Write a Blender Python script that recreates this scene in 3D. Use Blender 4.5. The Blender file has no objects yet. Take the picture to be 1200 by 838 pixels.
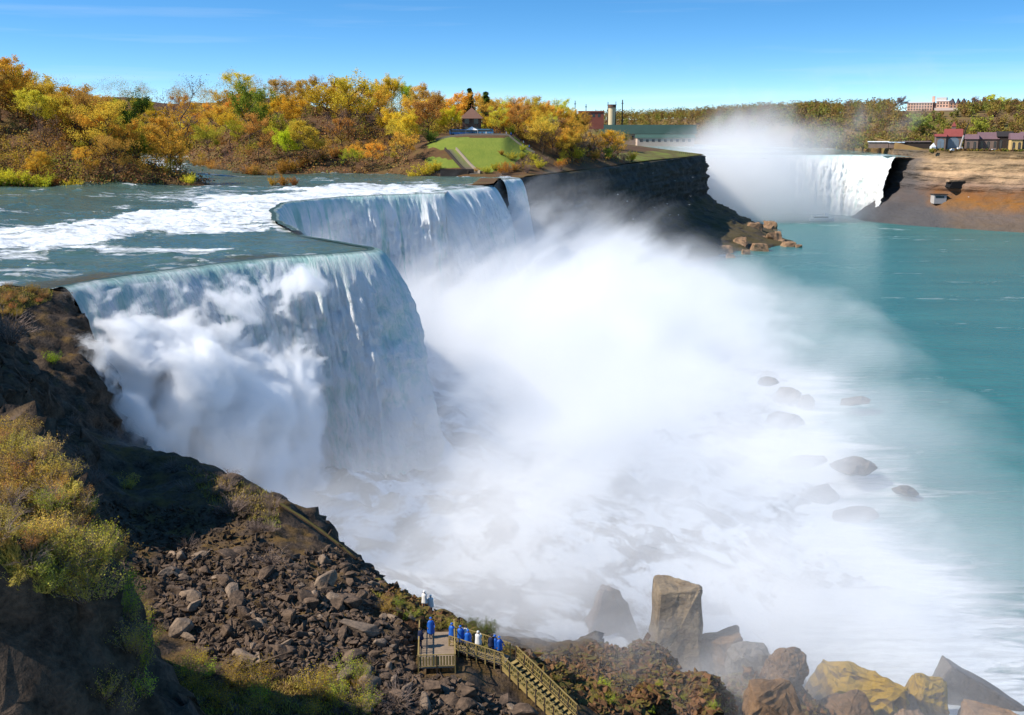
import bpy, bmesh, math, random
import numpy as np
from mathutils import Vector, Matrix

R = math.radians
random.seed(11)
rng = np.random.default_rng(11)
S = bpy.context.scene
C = S.collection

# ------------------------------------------------------------------ camera
CAM_H, PITCH, FPX = 22.0, R(12.1), 1250.0          # focal length in photo pixels (photo is 1200 wide)
cam = bpy.data.cameras.new('camera')
cam_ob = bpy.data.objects.new('camera', cam)
C.objects.link(cam_ob)
cam_ob.location = (0, 0, CAM_H)
cam_ob.rotation_euler = (R(90) - PITCH, 0, 0)
cam.lens = 36 * FPX / 1200
cam.clip_start = 1.0
cam.clip_end = 30000
S.camera = cam_ob

# ------------------------------------------------------------------ sky + sun
SUN_AZ, SUN_EL = R(-104), R(43)
world = bpy.data.worlds.new('World')
S.world = world
world.use_nodes = True
wn = world.node_tree
bg = wn.nodes['Background']
sky = wn.nodes.new('ShaderNodeTexSky')
sky.sky_type = 'NISHITA'
sky.sun_disc = False
sky.sun_elevation = SUN_EL
sky.sun_rotation = SUN_AZ
sky.air_density = 1.0
sky.dust_density = 0.15
sky.ozone_density = 3.0
tc = wn.nodes.new('ShaderNodeTexCoord')
mp = wn.nodes.new('ShaderNodeMapping')
mp.inputs['Scale'].default_value = (1, 1, 2.9)      # the deep blue of the upper sky comes down lower, as in the photo
mp.inputs['Location'].default_value = (0, 0, 0.03)
nv = wn.nodes.new('ShaderNodeVectorMath')
nv.operation = 'NORMALIZE'
hs = wn.nodes.new('ShaderNodeHueSaturation')
hs.inputs['Saturation'].default_value = 1.30
hs.inputs['Hue'].default_value = 0.496
hs.inputs['Value'].default_value = 1.08
wn.links.new(tc.outputs['Generated'], mp.inputs['Vector'])
wn.links.new(mp.outputs[0], nv.inputs[0])
wn.links.new(nv.outputs[0], sky.inputs['Vector'])
wn.links.new(sky.outputs[0], hs.inputs['Color'])
cm_ = wn.nodes.new('ShaderNodeMapping')
cm_.inputs['Scale'].default_value = (1.6, 1.6, 34)
cm_.inputs['Rotation'].default_value = (R(3), R(-2), 0)
cn = wn.nodes.new('ShaderNodeTexNoise')
cn.inputs['Scale'].default_value = 1.6
cn.inputs['Detail'].default_value = 7
cr = wn.nodes.new('ShaderNodeMapRange')
cr.inputs[1].default_value = 0.52
cr.inputs[2].default_value = 0.80
cr.inputs[4].default_value = 0.30
cx_ = wn.nodes.new('ShaderNodeMix')
cx_.data_type = 'RGBA'
cx_.inputs[7].default_value = (4.6, 5.0, 5.6, 1)
wn.links.new(tc.outputs['Generated'], cm_.inputs['Vector'])
wn.links.new(cm_.outputs[0], cn.inputs['Vector'])
wn.links.new(cn.outputs[0], cr.inputs[0])
wn.links.new(cr.outputs[0], cx_.inputs[0])
wn.links.new(hs.outputs[0], cx_.inputs[6])
wn.links.new(cx_.outputs[2], bg.inputs['Color'])
bg.inputs['Strength'].default_value = 0.14

sun = bpy.data.lights.new('sun', 'SUN')
sun.energy = 5.0
sun.angle = R(0.5)
sun.color = (1.0, 0.93, 0.82)
sun_ob = bpy.data.objects.new('sun', sun)
C.objects.link(sun_ob)
sd = Vector((math.sin(SUN_AZ) * math.cos(SUN_EL), math.cos(SUN_AZ) * math.cos(SUN_EL), math.sin(SUN_EL)))
sun_ob.rotation_euler = sd.to_track_quat('Z', 'Y').to_euler()
sun_ob.location = (-300, 200, 400)

vs_ = S.view_settings
vs_.view_transform = 'Standard'
vs_.look = 'None'
vs_.exposure = 0.5
vs_.gamma = 1.0
vs_.use_curve_mapping = False
cy = S.cycles
cy.use_denoising = True
cy.max_bounces = 16
cy.diffuse_bounces = 3
cy.glossy_bounces = 2
cy.transmission_bounces = 3
cy.transparent_max_bounces = 8
cy.volume_bounces = 14
cy.volume_max_steps = 256
cy.volume_step_rate = 1.0
cy.sample_clamp_indirect = 6.0

# ------------------------------------------------------------------ helpers
FW = np.array([0, math.cos(PITCH), -math.sin(PITCH)])
UP = np.array([0, math.sin(PITCH), math.cos(PITCH)])


def ray(u, v):
    return np.array([u - 600.0, 0, 0]) + FW * FPX + UP * (419.0 - v)


def W(u, v, z=0.0):
    """the point of the level plane z that the photo shows at (u, v)"""
    d = ray(u, v)
    k = (z - CAM_H) / d[2]
    return np.array([0, 0, CAM_H]) + d * k


def Y(u, v, y):
    """the point at ground distance y that the photo shows at (u, v)"""
    d = ray(u, v)
    return np.array([0, 0, CAM_H]) + d * (y / d[1])


def proj(p):
    q = np.asarray(p, float) - np.array([0, 0, CAM_H])
    d = q @ FW
    return 600 + FPX * q[..., 0] / d, 419 - FPX * (q @ UP) / d


def inpoly(u, v, poly):
    u = np.asarray(u, float)
    v = np.asarray(v, float)
    r = np.zeros(u.shape, bool)
    n = len(poly)
    for i in range(n):
        x0, y0 = poly[i]
        x1, y1 = poly[(i + 1) % n]
        if y0 == y1:
            continue
        c = ((y0 > v) != (y1 > v)) & (u < (x1 - x0) * (v - y0) / (y1 - y0) + x0)
        r ^= c
    return r


def _h(i, j, k):
    with np.errstate(over='ignore'):
        n = (i.astype(np.uint32) * np.uint32(374761393) + j.astype(np.uint32) * np.uint32(668265263)
             + k.astype(np.uint32) * np.uint32(2246822519))
        n = (n ^ (n >> np.uint32(13))) * np.uint32(1274126177)
        n ^= n >> np.uint32(16)
    return (n & np.uint32(0xffff)).astype(float) / 65535.0


def vnoise(p):
    f = np.floor(p)
    i = f.astype(np.int64)
    t = p - f
    t = t * t * t * (t * (t * 6 - 15) + 10)
    x, y, z = i[:, 0], i[:, 1], i[:, 2]
    def L(a, b, s): return a + (b - a) * s
    c = [[[_h(x + a, y + b, z + g) for g in (0, 1)] for b in (0, 1)] for a in (0, 1)]
    r = [[L(c[a][b][0], c[a][b][1], t[:, 2]) for b in (0, 1)] for a in (0, 1)]
    r = [L(r[a][0], r[a][1], t[:, 1]) for a in (0, 1)]
    return L(r[0], r[1], t[:, 0]) * 2 - 1


def fbm(p, octv=4, gain=0.5, ridged=False):
    p = np.asarray(p, float)
    a, s, o = 1.0, 0.0, 0.0
    for k in range(octv):
        n = vnoise(p + 17.3 * k)
        o = o + a * ((1 - 2 * np.abs(n)) if ridged else n)
        s += a
        a *= gain
        p = p * 2.03
    return o / s


def sst(a, b, x):
    t = np.clip((x - a) / (b - a), 0, 1)
    return t * t * (3 - 2 * t)


def xyz(x, y, z):
    return np.stack([np.ravel(x), np.ravel(y), np.ravel(np.broadcast_to(z, np.shape(x)))], 1)


def link(o, parent=None):
    C.objects.link(o)
    if parent is not None:
        o.parent = parent
    return o


def mesh_np(name, verts, faces, mat, parent=None, smooth=True, attrs=None, uv=None):
    """one mesh object from arrays; faces is an (n, k) int array or a list of tuples"""
    me = bpy.data.meshes.new(name)
    verts = np.asarray(verts, float)
    if isinstance(faces, np.ndarray):
        n, k = faces.shape
        me.vertices.add(len(verts))
        me.vertices.foreach_set('co', verts.ravel())
        me.loops.add(n * k)
        me.loops.foreach_set('vertex_index', faces.astype(np.int32).ravel())
        me.polygons.add(n)
        me.polygons.foreach_set('loop_start', np.arange(0, n * k, k, dtype=np.int32))
        me.update(calc_edges=True)
    else:
        me.from_pydata([tuple(v) for v in verts], [], [tuple(f) for f in faces])
    me.polygons.foreach_set('use_smooth', np.full(len(me.polygons), smooth))
    for an, av in (attrs or {}).items():
        a = me.attributes.new(an, 'FLOAT', 'POINT')
        a.data.foreach_set('value', np.asarray(av, np.float32).ravel())
    if mat:
        me.materials.append(mat)
    me.validate()
    return link(bpy.data.objects.new(name, me), parent)


def gridfaces(nr, nc):
    i = np.arange((nr - 1) * (nc - 1))
    r, c = i // (nc - 1), i % (nc - 1)
    a = r * nc + c
    return np.stack([a, a + 1, a + nc + 1, a + nc], 1)


def tag(o, label=None, cat=None, group=None, kind=None):
    if label:
        o['label'] = label
    if cat:
        o['category'] = cat
    if group:
        o['group'] = group
    if kind:
        o['kind'] = kind
    return o


def thing(name, label, cat, loc=(0, 0, 0), rz=0.0, group=None, scale=1.0):
    o = link(bpy.data.objects.new(name, None))
    o.location = tuple(float(a) for a in loc)
    o.rotation_euler = (0, 0, rz)
    o.scale = (scale,) * 3 if np.isscalar(scale) else tuple(scale)
    o.empty_display_size = 0.5
    return tag(o, label, cat, group)


class MB:
    """collects boxes, tubes and lofts into ONE mesh"""
    def __init__(self):
        self.v, self.f = [], []

    def add(self, v, f):
        b = len(self.v)
        self.v += [tuple(map(float, q)) for q in v]
        self.f += [tuple(b + i for i in q) for q in f]
        return self

    def box(self, x0, x1, y0, y1, z0, z1):
        v = [(x, y, z) for z in (z0, z1) for y in (y0, y1) for x in (x0, x1)]
        return self.add(v, [(0, 2, 3, 1), (4, 5, 7, 6), (0, 1, 5, 4), (2, 6, 7, 3), (0, 4, 6, 2), (1, 3, 7, 5)])

    def bar(self, a, b, w, h=None, up=(0, 0, 1)):
        h = h or w
        a, b = Vector(a), Vector(b)
        d = (b - a).normalized()
        s = d.cross(Vector(up))
        if s.length < 1e-4:
            s = d.cross(Vector((1, 0, 0)))
        s.normalize()
        t = s.cross(d)
        v = [p + s * (w / 2 * i) + t * (h / 2 * j) for p in (a, b) for j in (-1, 1) for i in (-1, 1)]
        return self.add(v, [(0, 2, 3, 1), (4, 5, 7, 6), (0, 1, 5, 4), (2, 6, 7, 3), (0, 4, 6, 2), (1, 3, 7, 5)])

    def tube(self, pts, rad, n=5):
        pts = [Vector(p) for p in pts]
        v, f = [], []
        for i, p in enumerate(pts):
            d = (pts[min(i + 1, len(pts) - 1)] - pts[max(i - 1, 0)])
            d = d.normalized() if d.length > 1e-6 else Vector((0, 0, 1))
            s = d.cross(Vector((0.31, 0.9, 0.2)))
            if s.length < 1e-3:
                s = d.cross(Vector((1, 0, 0)))
            s.normalize()
            t = s.cross(d)
            r = rad[i] if not np.isscalar(rad) else rad
            for k in range(n):
                a = 2 * math.pi * k / n
                v.append(p + s * (r * math.cos(a)) + t * (r * math.sin(a)))
        m = len(pts)
        for i in range(m - 1):
            for k in range(n):
                f.append((i * n + k, i * n + (k + 1) % n, (i + 1) * n + (k + 1) % n, (i + 1) * n + k))
        f.append(tuple(range(n))[::-1])
        f.append(tuple((m - 1) * n + k for k in range(n)))
        return self.add(v, f)

    def prism(self, poly, axis, a, b):
        """polygon in the plane across the axis ('x' or 'y'), extruded from a to b"""
        n = len(poly)
        if axis == 'y':
            v = [(p, a, q) for p, q in poly] + [(p, b, q) for p, q in poly]
        elif axis == 'x':
            v = [(a, p, q) for p, q in poly] + [(b, p, q) for p, q in poly]
        else:
            v = [(p, q, a) for p, q in poly] + [(p, q, b) for p, q in poly]
        f = [tuple(range(n))[::-1], tuple(range(n, 2 * n))]
        f += [(i, (i + 1) % n, n + (i + 1) % n, n + i) for i in range(n)]
        return self.add(v, f)

    def build(self, name, mat, parent=None, smooth=False):
        o = mesh_np(name, np.array(self.v), self.f, mat, parent, smooth)
        bm = bmesh.new()
        bm.from_mesh(o.data)
        bmesh.ops.recalc_face_normals(bm, faces=bm.faces)
        bm.to_mesh(o.data)
        bm.free()
        return o


# ------------------------------------------------------------------ materials
class Mat:
    def __init__(self, name, color=(0.5, 0.5, 0.5), rough=0.85, spec=0.3):
        self.m = bpy.data.materials.new(name)
        self.m.use_nodes = True
        self.nt = self.m.node_tree
        self.b = self.nt.nodes['Principled BSDF']
        self.b.inputs['Base Color'].default_value = (*color, 1)
        self.b.inputs['Roughness'].default_value = rough
        self.b.inputs['Specular IOR Level'].default_value = spec

    def n(self, typ, ins=None, **props):
        nd = self.nt.nodes.new('ShaderNode' + typ)
        for k, v in props.items():
            setattr(nd, k, v)
        for k, v in (ins or {}).items():
            self.put(nd.inputs[k], v)
        return nd

    def put(self, sock, v):
        if isinstance(v, bpy.types.NodeSocket):
            self.nt.links.new(v, sock)
        elif isinstance(v, bpy.types.Node):
            self.nt.links.new(v.outputs[0], sock)
        elif isinstance(v, tuple) and len(v) == 3 and sock.type == 'RGBA':
            sock.default_value = (*v, 1)
        else:
            sock.default_value = v

    def pos(self, scale=(1, 1, 1)):
        g = self.n('NewGeometry')
        return self.n('VectorMath', {0: g.outputs['Position'], 1: scale}, operation='MULTIPLY').outputs[0]

    def obj(self, scale=(1, 1, 1)):
        t = self.n('TexCoord')
        oi = self.n('ObjectInfo')
        a = self.n('VectorMath', {0: t.outputs['Object'], 1: scale}, operation='MULTIPLY').outputs[0]
        r = self.n('Math', {0: oi.outputs['Random'], 1: 57.0}, operation='MULTIPLY').outputs[0]
        return self.n('VectorMath', {0: a, 1: r}, operation='ADD').outputs[0]

    def noise(self, vec, scale, detail=4.0, rough=0.55, dist=0.0):
        return self.n('TexNoise', {'Vector': vec, 'Scale': scale, 'Detail': detail, 'Roughness': rough, 'Distortion': dist}).outputs[0]

    def math(self, op, a, b=0.0, c=0.0, clamp=False):
        return self.n('Math', {0: a, 1: b, 2: c}, operation=op, use_clamp=clamp).outputs[0]

    def ramp(self, fac, stops):
        nd = self.n('ValToRGB', {'Fac': fac})
        e = nd.color_ramp.elements
        while len(e) < len(stops):
            e.new(0.5)
        for el, (p, c) in zip(e, stops):
            el.position = p
            el.color = (c, c, c, 1) if np.isscalar(c) else (*c, 1)
        return nd.outputs[0]

    def mix(self, f, a, b, mode='MIX'):
        nd = self.n('Mix', data_type='RGBA', blend_type=mode)
        self.put(nd.inputs[0], f)
        self.put(nd.inputs[6], a)
        self.put(nd.inputs[7], b)
        return nd.outputs[2]

    def attr(self, name):
        return self.n('Attribute', attribute_name=name).outputs['Fac']

    def bump(self, h, strength=0.5, dist=0.3):
        self.put(self.b.inputs['Normal'], self.n('Bump', {'Height': h, 'Strength': strength, 'Distance': dist}).outputs[0])

    def color(self, c):
        self.put(self.b.inputs['Base Color'], c)


def simple(name, color, rough=0.8, var=0.25, scale=1.5, spec=0.3, bump=0.0):
    """a base colour broken up by weathering noise"""
    M = Mat(name, color, rough, spec)
    v = M.obj()
    n1 = M.noise(v, scale, 5)
    M.color(M.mix(n1, tuple(c * (1 - var) for c in color), tuple(min(1, c * (1 + var)) for c in color)))
    if bump:
        M.bump(n1, bump, 0.1)
    return M.m


def leafmat(name, var=0.35, trans=0.35):
    """foliage: the colour is the object's own, broken up clump by clump"""
    M = Mat(name)
    oi = M.n('ObjectInfo')
    v = M.obj()
    n1 = M.noise(v, 0.55, 3)
    n2 = M.noise(v, 3.1, 2)
    f = M.math('MULTIPLY_ADD', n1, 1.2, M.math('MULTIPLY', n2, 0.6))
    k = M.ramp(f, [(0.45, 1 - var), (1.2 if False else 0.98, 1 + var)])
    nd = M.n('VectorMath', {0: oi.outputs['Color'], 1: k}, operation='MULTIPLY').outputs[0]
    d = M.n('BsdfDiffuse', {'Color': nd})
    t = M.n('BsdfTranslucent', {'Color': nd})
    mx = M.n('MixShader', {0: trans, 1: d.outputs[0], 2: t.outputs[0]})
    M.nt.links.new(mx.outputs[0], M.nt.nodes['Material Output'].inputs['Surface'])
    return M.m


LEAF = leafmat('foliage_leaf')
BARK = simple('bark', (0.075, 0.05, 0.038), 0.9, 0.5, 2.0)
PALEBARK = simple('pale_bark', (0.22, 0.16, 0.13), 0.9, 0.4, 2.0)


def rockmat(name, dark, light, moss=None, scale=0.6, bands=0.0, objspace=False, mossamt=0.5, rough=0.9, spec=0.25, wet=None):
    M = Mat(name, rough=rough, spec=spec)
    v = M.obj() if objspace else M.pos()
    n1 = M.noise(v, scale, 8, 0.65)
    n2 = M.noise(v, scale * 5.5, 5, 0.6)
    f = M.math('MULTIPLY_ADD', n1, 0.7, M.math('MULTIPLY', n2, 0.4))
    c = M.ramp(f, [(0.36, dark), (0.74, light)])
    h = f
    if bands:
        sp = M.n('SeparateXYZ', {0: v})
        z = M.math('MULTIPLY_ADD', M.noise(v, scale * 0.4, 3), 3.0, sp.outputs[2])
        cv = M.n('CombineXYZ', {2: z})
        bn = M.noise(cv.outputs[0], bands, 3, 0.7)
        c = M.mix(M.ramp(bn, [(0.42, 0.0), (0.6, 0.75)]), c, tuple(0.55 * a + 0.3 * b for a, b in zip(dark, light)))
        h = M.math('ADD', f, bn)
    if moss:
        g = M.n('NewGeometry')
        nz = M.n('SeparateXYZ', {0: g.outputs['Normal']}).outputs[2]
        n3 = M.noise(v, scale * 0.8, 6, 0.6)
        mk = M.math('MULTIPLY_ADD', nz, 0.9, M.math('MULTIPLY', n3, 1.3))
        mk = M.ramp(mk, [(0.0, 0.0), (1.0, 1.0)]) if False else M.n('MapRange', {0: mk, 1: 1.45 - mossamt, 2: 1.75 - mossamt}).outputs[0]
        c = M.mix(mk, c, M.mix(n2, tuple(a * 0.5 for a in moss), moss))
    if wet:
        zc = M.n('SeparateXYZ', {0: v}).outputs[2]
        sn = M.noise(v, 0.12, 8, 0.68, 0.5)
        fo = M.n('MapRange', {0: sn, 1: 0.56, 2: 0.47}).outputs[0]
        wk = M.n('MapRange', {0: zc, 1: wet[0], 2: wet[1]}).outputs[0]
        xk = M.n('MapRange', {0: M.math('MULTIPLY_ADD', M.n('SeparateXYZ', {0: v}).outputs[1], 1.0, 0.0), 1: 122.0, 2: 140.0}).outputs[0]
        c = M.mix(M.math('MULTIPLY', M.math('MULTIPLY', fo, wk), xk), c, (0.80, 0.83, 0.85))
    M.color(c)
    M.bump(h, 0.9, 0.25 / max(scale, 0.2))
    return M.m


# ------------------------------------------------------------------ water
RIM_PX = [(66, 337), (110, 329), (150, 323), (230, 312), (300, 304), (345, 300.5), (400, 297), (436, 294), (441, 291.5),
          (400, 284), (350, 275), (325, 262), (320, 250), (332, 240.5), (400, 233.5), (470, 230.5), (522, 229), (527, 225), (567, 221.5),
          (585, 213.5), (609, 211.5)]
RIM = np.array([W(u, v)[:2] for u, v in RIM_PX])
for i in range(1, len(RIM)):
    RIM[i, 1] = max(RIM[i, 1], RIM[i - 1, 1] + 0.6)


def rim_x(y):
    return np.interp(y, RIM[:, 1], RIM[:, 0])


def curve(pts, step):
    """resample a polyline evenly, softly rounded"""
    pts = np.asarray(pts, float)
    s = np.r_[0, np.cumsum(np.linalg.norm(np.diff(pts, axis=0), axis=1))]
    n = max(2, int(s[-1] / step))
    q = np.linspace(0, s[-1], n)
    o = np.stack([np.interp(q, s, pts[:, k]) for k in range(pts.shape[1])], 1)
    k = max(1, int(1.6 / step))
    for _ in range(2):
        p = np.vstack([np.repeat(o[:1], k, 0), o, np.repeat(o[-1:], k, 0)])
        o = np.stack([np.convolve(p[:, c], np.ones(2 * k + 1) / (2 * k + 1), 'valid') for c in range(o.shape[1])], 1)
    return o, q


def watermat(name, deep, shallow, foamcol=(0.74, 0.77, 0.78), fine=0.9, stretch=(1, 1, 1), rough=0.12, bump=0.35, foamlo=0.42, foamhi=0.62, foamscale=0.35, bs=1.0, tear=1.0):
    M = Mat(name, rough=rough, spec=0.4)
    v = M.pos(stretch)
    fo = M.attr('foam')
    n1 = M.noise(v, foamscale, 9, 0.68, 0.6)
    n2 = M.noise(v, 0.05, 4, 0.6)
    body = M.mix(n2, deep, shallow)
    k = M.math('ADD', M.math('SUBTRACT', fo, 0.5 * tear), M.math('MULTIPLY', n1, tear))
    k = M.math('ADD', k, 0.0)
    k = M.n('MapRange', {0: k, 1: foamlo, 2: foamhi}).outputs[0]
    body = M.mix(M.math('MULTIPLY', M.attr('shoal'), 0.85), body, (0.07, 0.055, 0.015))
    fc = M.mix(M.n('MapRange', {0: M.noise(v, foamscale * 3.1, 6, 0.7, 0.8), 1: 0.35, 2: 0.6}).outputs[0], tuple(c * 0.72 for c in foamcol), foamcol)
    M.color(M.mix(k, body, fc))
    M.put(M.b.inputs['Roughness'], M.math('MULTIPLY_ADD', k, 0.6, rough))
    w = M.math('ADD', M.noise(v, fine, 5, 0.6), M.math('MULTIPLY', M.math('MULTIPLY', k, n1), 1.1))
    M.bump(w, bump, bs)
    return M.m


UPWATER = watermat('river_water', (0.035, 0.085, 0.08), (0.085, 0.135, 0.095), stretch=(0.40, 1.35, 1), foamscale=0.30, fine=0.5, bump=0.7, bs=1.2, tear=1.7, foamlo=0.40, foamhi=0.72)
GORGEWATER = watermat('gorge_water', (0.014, 0.105, 0.112), (0.05, 0.205, 0.19), stretch=(0.30, 1.3, 1), fine=0.34, bump=0.75, rough=0.25, foamscale=0.16, bs=1.4, tear=2.0, foamlo=0.40, foamhi=0.80)
FARWATER = watermat('far_river_water', (0.10, 0.24, 0.23), (0.2, 0.36, 0.34), stretch=(0.25, 1, 1), fine=0.2, bump=0.5, foamscale=0.08)

# the upper river: one sheet from the crest back to the island and beyond
CASC = np.array([W(u, v)[:2] for u, v in [(-160, 272), (0, 268), (60, 266), (130, 263), (180, 256), (232, 248), (262, 236), (300, 228)]])


def river_z(x, y):
    yc = np.interp(x, CASC[:, 0], CASC[:, 1])
    wob = 9 * fbm(xyz(x * 0.035, y * 0.02, 3.1), 3).reshape(np.shape(x))
    d = y - yc + wob                                    # > 0 above the cascade
    up = 1.6 * sst(-26, 6, d) * sst(-115, -150, x)
    far = 1.2 * sst(330, 420, y) + 3.2 * sst(520, 700, y)
    return up + far, d


ys = np.r_[np.arange(149.5, 330, 0.45), np.arange(330, 480, 0.9), np.arange(480, 760, 4)]
ts = np.r_[np.linspace(0, 1, 380)]
YY = np.repeat(ys[:, None], len(ts), 1)
xb = rim_x(ys)[:, None] - 0.3
wid = 190 + np.clip(ys - 150, 0, 600) * 0.45
XX = xb - (ts[None, :] ** 1.25) * wid[:, None]
zz, dc = river_z(XX, YY)
P = xyz(XX * 0.09, YY * 0.16, 0)
wave = fbm(P, 6, 0.62).reshape(XX.shape)
P2 = xyz(XX * 0.025, YY * 0.06, 7)
big = fbm(P2, 4).reshape(XX.shape)
edge = XX * 0 + (xb - XX)                               # distance from the crest
foam = np.exp(-np.clip(-dc - 14, 0, None) / 13) * sst(9, -8, dc) * (0.80 + 0.35 * big)
foam = np.maximum(foam, 0.52 * sst(0.0, 0.45, big) * sst(-2, -12, dc))
foam = np.maximum(foam, 0.40 * sst(0.05, 0.45, big) * sst(2, 10, dc))
foam = np.maximum(foam, 0.66 * sst(60, 12, np.abs(YY - 352 + 0.25 * (XX + 80))) * sst(-160, -90, XX) * sst(-0.35, 0.25, big))
foam = np.maximum(foam, 0.7 * sst(10, 2, np.abs(YY - 400 - 14 * big * 4)) * sst(-190, -110, XX) * sst(-0.5, 0.3, wave))
foam = np.maximum(foam, 0.52 * sst(14, 3, edge) * sst(300, 318, YY))
foam = np.maximum(foam, 0.75 * sst(560, 600, YY) * sst(-0.1, 0.35, big))
zu, zv = proj(np.stack([XX.ravel(), YY.ravel(), zz.ravel()], 1))
WHITE_PX = [(-60, 266), (60, 263), (120, 260), (150, 250), (190, 246), (232, 244), (225, 234), (238, 226), (300, 226), (400, 218), (520, 214), (520, 229), (400, 234), (336, 240), (322, 256), (300, 272), (240, 274), (180, 272), (110, 288), (40, 290), (-60, 286)]
PATCH_PX = [[(82, 292), (150, 286), (240, 288), (300, 292), (220, 300), (120, 300)], [(-10, 286), (50, 286), (60, 302), (-10, 306)], [(330, 244), (345, 262), (350, 274), (320, 272), (310, 250)],
            [(150, 234), (240, 232), (200, 240)], [(0, 322), (30, 322), (60, 330), (0, 332)], [(120, 242), (170, 240), (150, 246)], [(30, 246), (60, 244), (60, 250)], [(160, 186), (215, 184), (215, 202), (170, 204)]]
pf = np.zeros(zu.shape)
for q in range(5):
    ju = zu + 26 * (fbm(xyz(XX * 0.05, YY * 0.10, 20.0 + q), 4)) + (q - 2) * 3
    jv = zv + 5.5 * (fbm(xyz(XX * 0.06, YY * 0.12, 40.0 + q), 4)) + (q - 2) * .9
    pf += inpoly(ju, jv, WHITE_PX) * .19
    for pp in PATCH_PX:
        pf += inpoly(ju, jv, pp) * .135
streak = fbm(xyz(XX * 0.05, YY * 0.35, 3.0), 4).reshape(XX.shape)
foam = np.maximum(np.minimum(foam, .55), (pf.reshape(XX.shape) * (0.95 + 0.55 * streak)) * (YY > 160))
shoal = sst(10.5, 2.5, edge + 5 * wave) * sst(0.0, 1.0, edge) * sst(-0.25, 0.1, fbm(xyz(XX * 0.11, YY * 0.11, 8.0), 3).reshape(XX.shape)) * (YY < 215)
foam = np.maximum(foam, .62 * sst(.30, .52, wave) * (YY > 158) * sst(-.3, .2, big))
foam = foam * (1 - shoal)
# thin clear sheet over brown rock right at the near crest
zz = zz + (wave * (0.45 + 1.6 * foam) + 0.35 * big) * sst(0, 6, edge) - 0.10 * sst(3, 0, edge)
UPPER = mesh_np('upper_river', xyz(XX, YY, 0) * [1, 1, 0] + np.stack([zz.ravel() * 0, zz.ravel() * 0, zz.ravel()], 1),
                gridfaces(len(ys), len(ts)), UPWATER, attrs={'foam': foam.ravel(), 'shoal': shoal.ravel()})
tag(UPPER, kind='structure')

# the gorge river: a great sheet 55 m below the crest
gx = np.r_[-6000, -2000, np.linspace(-400, -60, 12), np.arange(-50, 260, 1.6), np.arange(262, 620, 5), 1000, 2500, 7000]
gy = np.r_[-300, 0, 60, np.arange(90, 420, 1.6), np.arange(422, 1100, 5), 1500, 3000, 9000]
GX, GY = np.meshgrid(gx, gy)
SHORE = np.array([[40, 60], [66, 128], [74, 150], [72, 175], [62, 200], [70, 225], [74, 260], [82, 300], [84, 330], [70, 372], [66, 430], [80, 480]], float)


def shore_x(y):
    return np.interp(y, SHORE[:, 1], SHORE[:, 0])


gw = GX - shore_x(GY)
gn = fbm(xyz(GX * 0.010, GY * 0.055, 2.0), 4).reshape(GX.shape)
gn2 = fbm(xyz(GX * 0.05, GY * 0.12, 5.0), 4).reshape(GX.shape)
reach = 26 + 40 * np.clip(gn, -0.4, 1) + 26 * sst(190, 140, GY)
gf = 0.74 * sst(1.3, 0.0, gw / np.maximum(reach, 6)) + 0.25 * sst(10, -5, gw)
for (u0, v0, u1, v1, ww, am) in ((930, 446, 1120, 446, 3.4, .62), (950, 470, 1080, 478, 3.0, .5), (980, 560, 1215, 590, 6, .62), (1000, 536, 1150, 560, 4, .5),
                                 (1030, 640, 1215, 668, 5.5, .6), (1060, 690, 1230, 730, 7, .7), (1040, 760, 1230, 790, 8, .8), (840, 300, 1000, 296, 4, .45), (900, 310, 1060, 318, 4, .33),
                                 (1080, 262, 1230, 276, 7, .5), (940, 262, 1060, 268, 6, .55)):
    a, b = W(u0, v0, -55), W(u1, v1, -55)
    t = np.clip((GX - a[0]) / (b[0] - a[0]), 0, 1)
    yl = a[1] + (b[1] - a[1]) * t + 5 * gn2
    ins = sst(a[0] - 12, a[0] + 6, GX) * sst(b[0] + 6, b[0] - 22, GX)
    gf = np.maximum(gf, am * np.clip(.72 + .8 * gn2 + .5 * gn, .2, 1.1) * np.exp(-((GY - yl) / (ww * (GY / 250) ** 1.0)) ** 2) * ins)
gf = np.maximum(gf, 0.40 * sst(0.10, 0.7, gn + .5 * gn2) * sst(170, 300, GY))
gf *= sst(-400, -60, GX)
gz = -55 + gn2 * 0.25 * sst(40, 0, gw) * (GY < 500)
GORGE = mesh_np('gorge_river', np.stack([GX.ravel(), GY.ravel(), gz.ravel()], 1), gridfaces(len(gy), len(gx)), GORGEWATER, attrs={'foam': gf.ravel()})
tag(GORGE, kind='structure')


def fallmat(name, teal, white, tealtop=1.0, sy=0.22):
    M = Mat(name, rough=0.55, spec=0.25)
    uvn = M.n('CombineXYZ', {0: M.attr('along'), 1: M.math('MULTIPLY', M.attr('drop'), sy)})
    v = uvn.outputs[0]
    wa = M.attr('white')
    n1 = M.noise(v, 1.9, 9, 0.74, 0.8)
    n2 = M.noise(v, 0.22, 3, 0.5)
    k = M.math('ADD', M.math('MULTIPLY_ADD', n1, 1.5, -0.75), M.math('MULTIPLY_ADD', n2, 0.6, -0.3))
    k = M.math('ADD', k, wa)
    k = M.n('MapRange', {0: k, 1: 0.25, 2: 0.85}).outputs[0]
    lip = M.n('MapRange', {0: M.math('MULTIPLY_ADD', n1, .7, M.attr('drop')), 1: 0.2, 2: 0.7}).outputs[0]
    M.color(M.mix(lip, (0.05, 0.105, 0.095), M.mix(k, teal, white)))
    uv2 = M.n('CombineXYZ', {0: M.attr('along'), 1: M.math('MULTIPLY', M.attr('drop'), 0.28)})
    hb = M.math('ADD', M.noise(uv2.outputs[0], 2.2, 8, 0.72), M.math('MULTIPLY', n1, 0.7))
    M.bump(hb, 0.95, 1.2)
    return M.m


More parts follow.
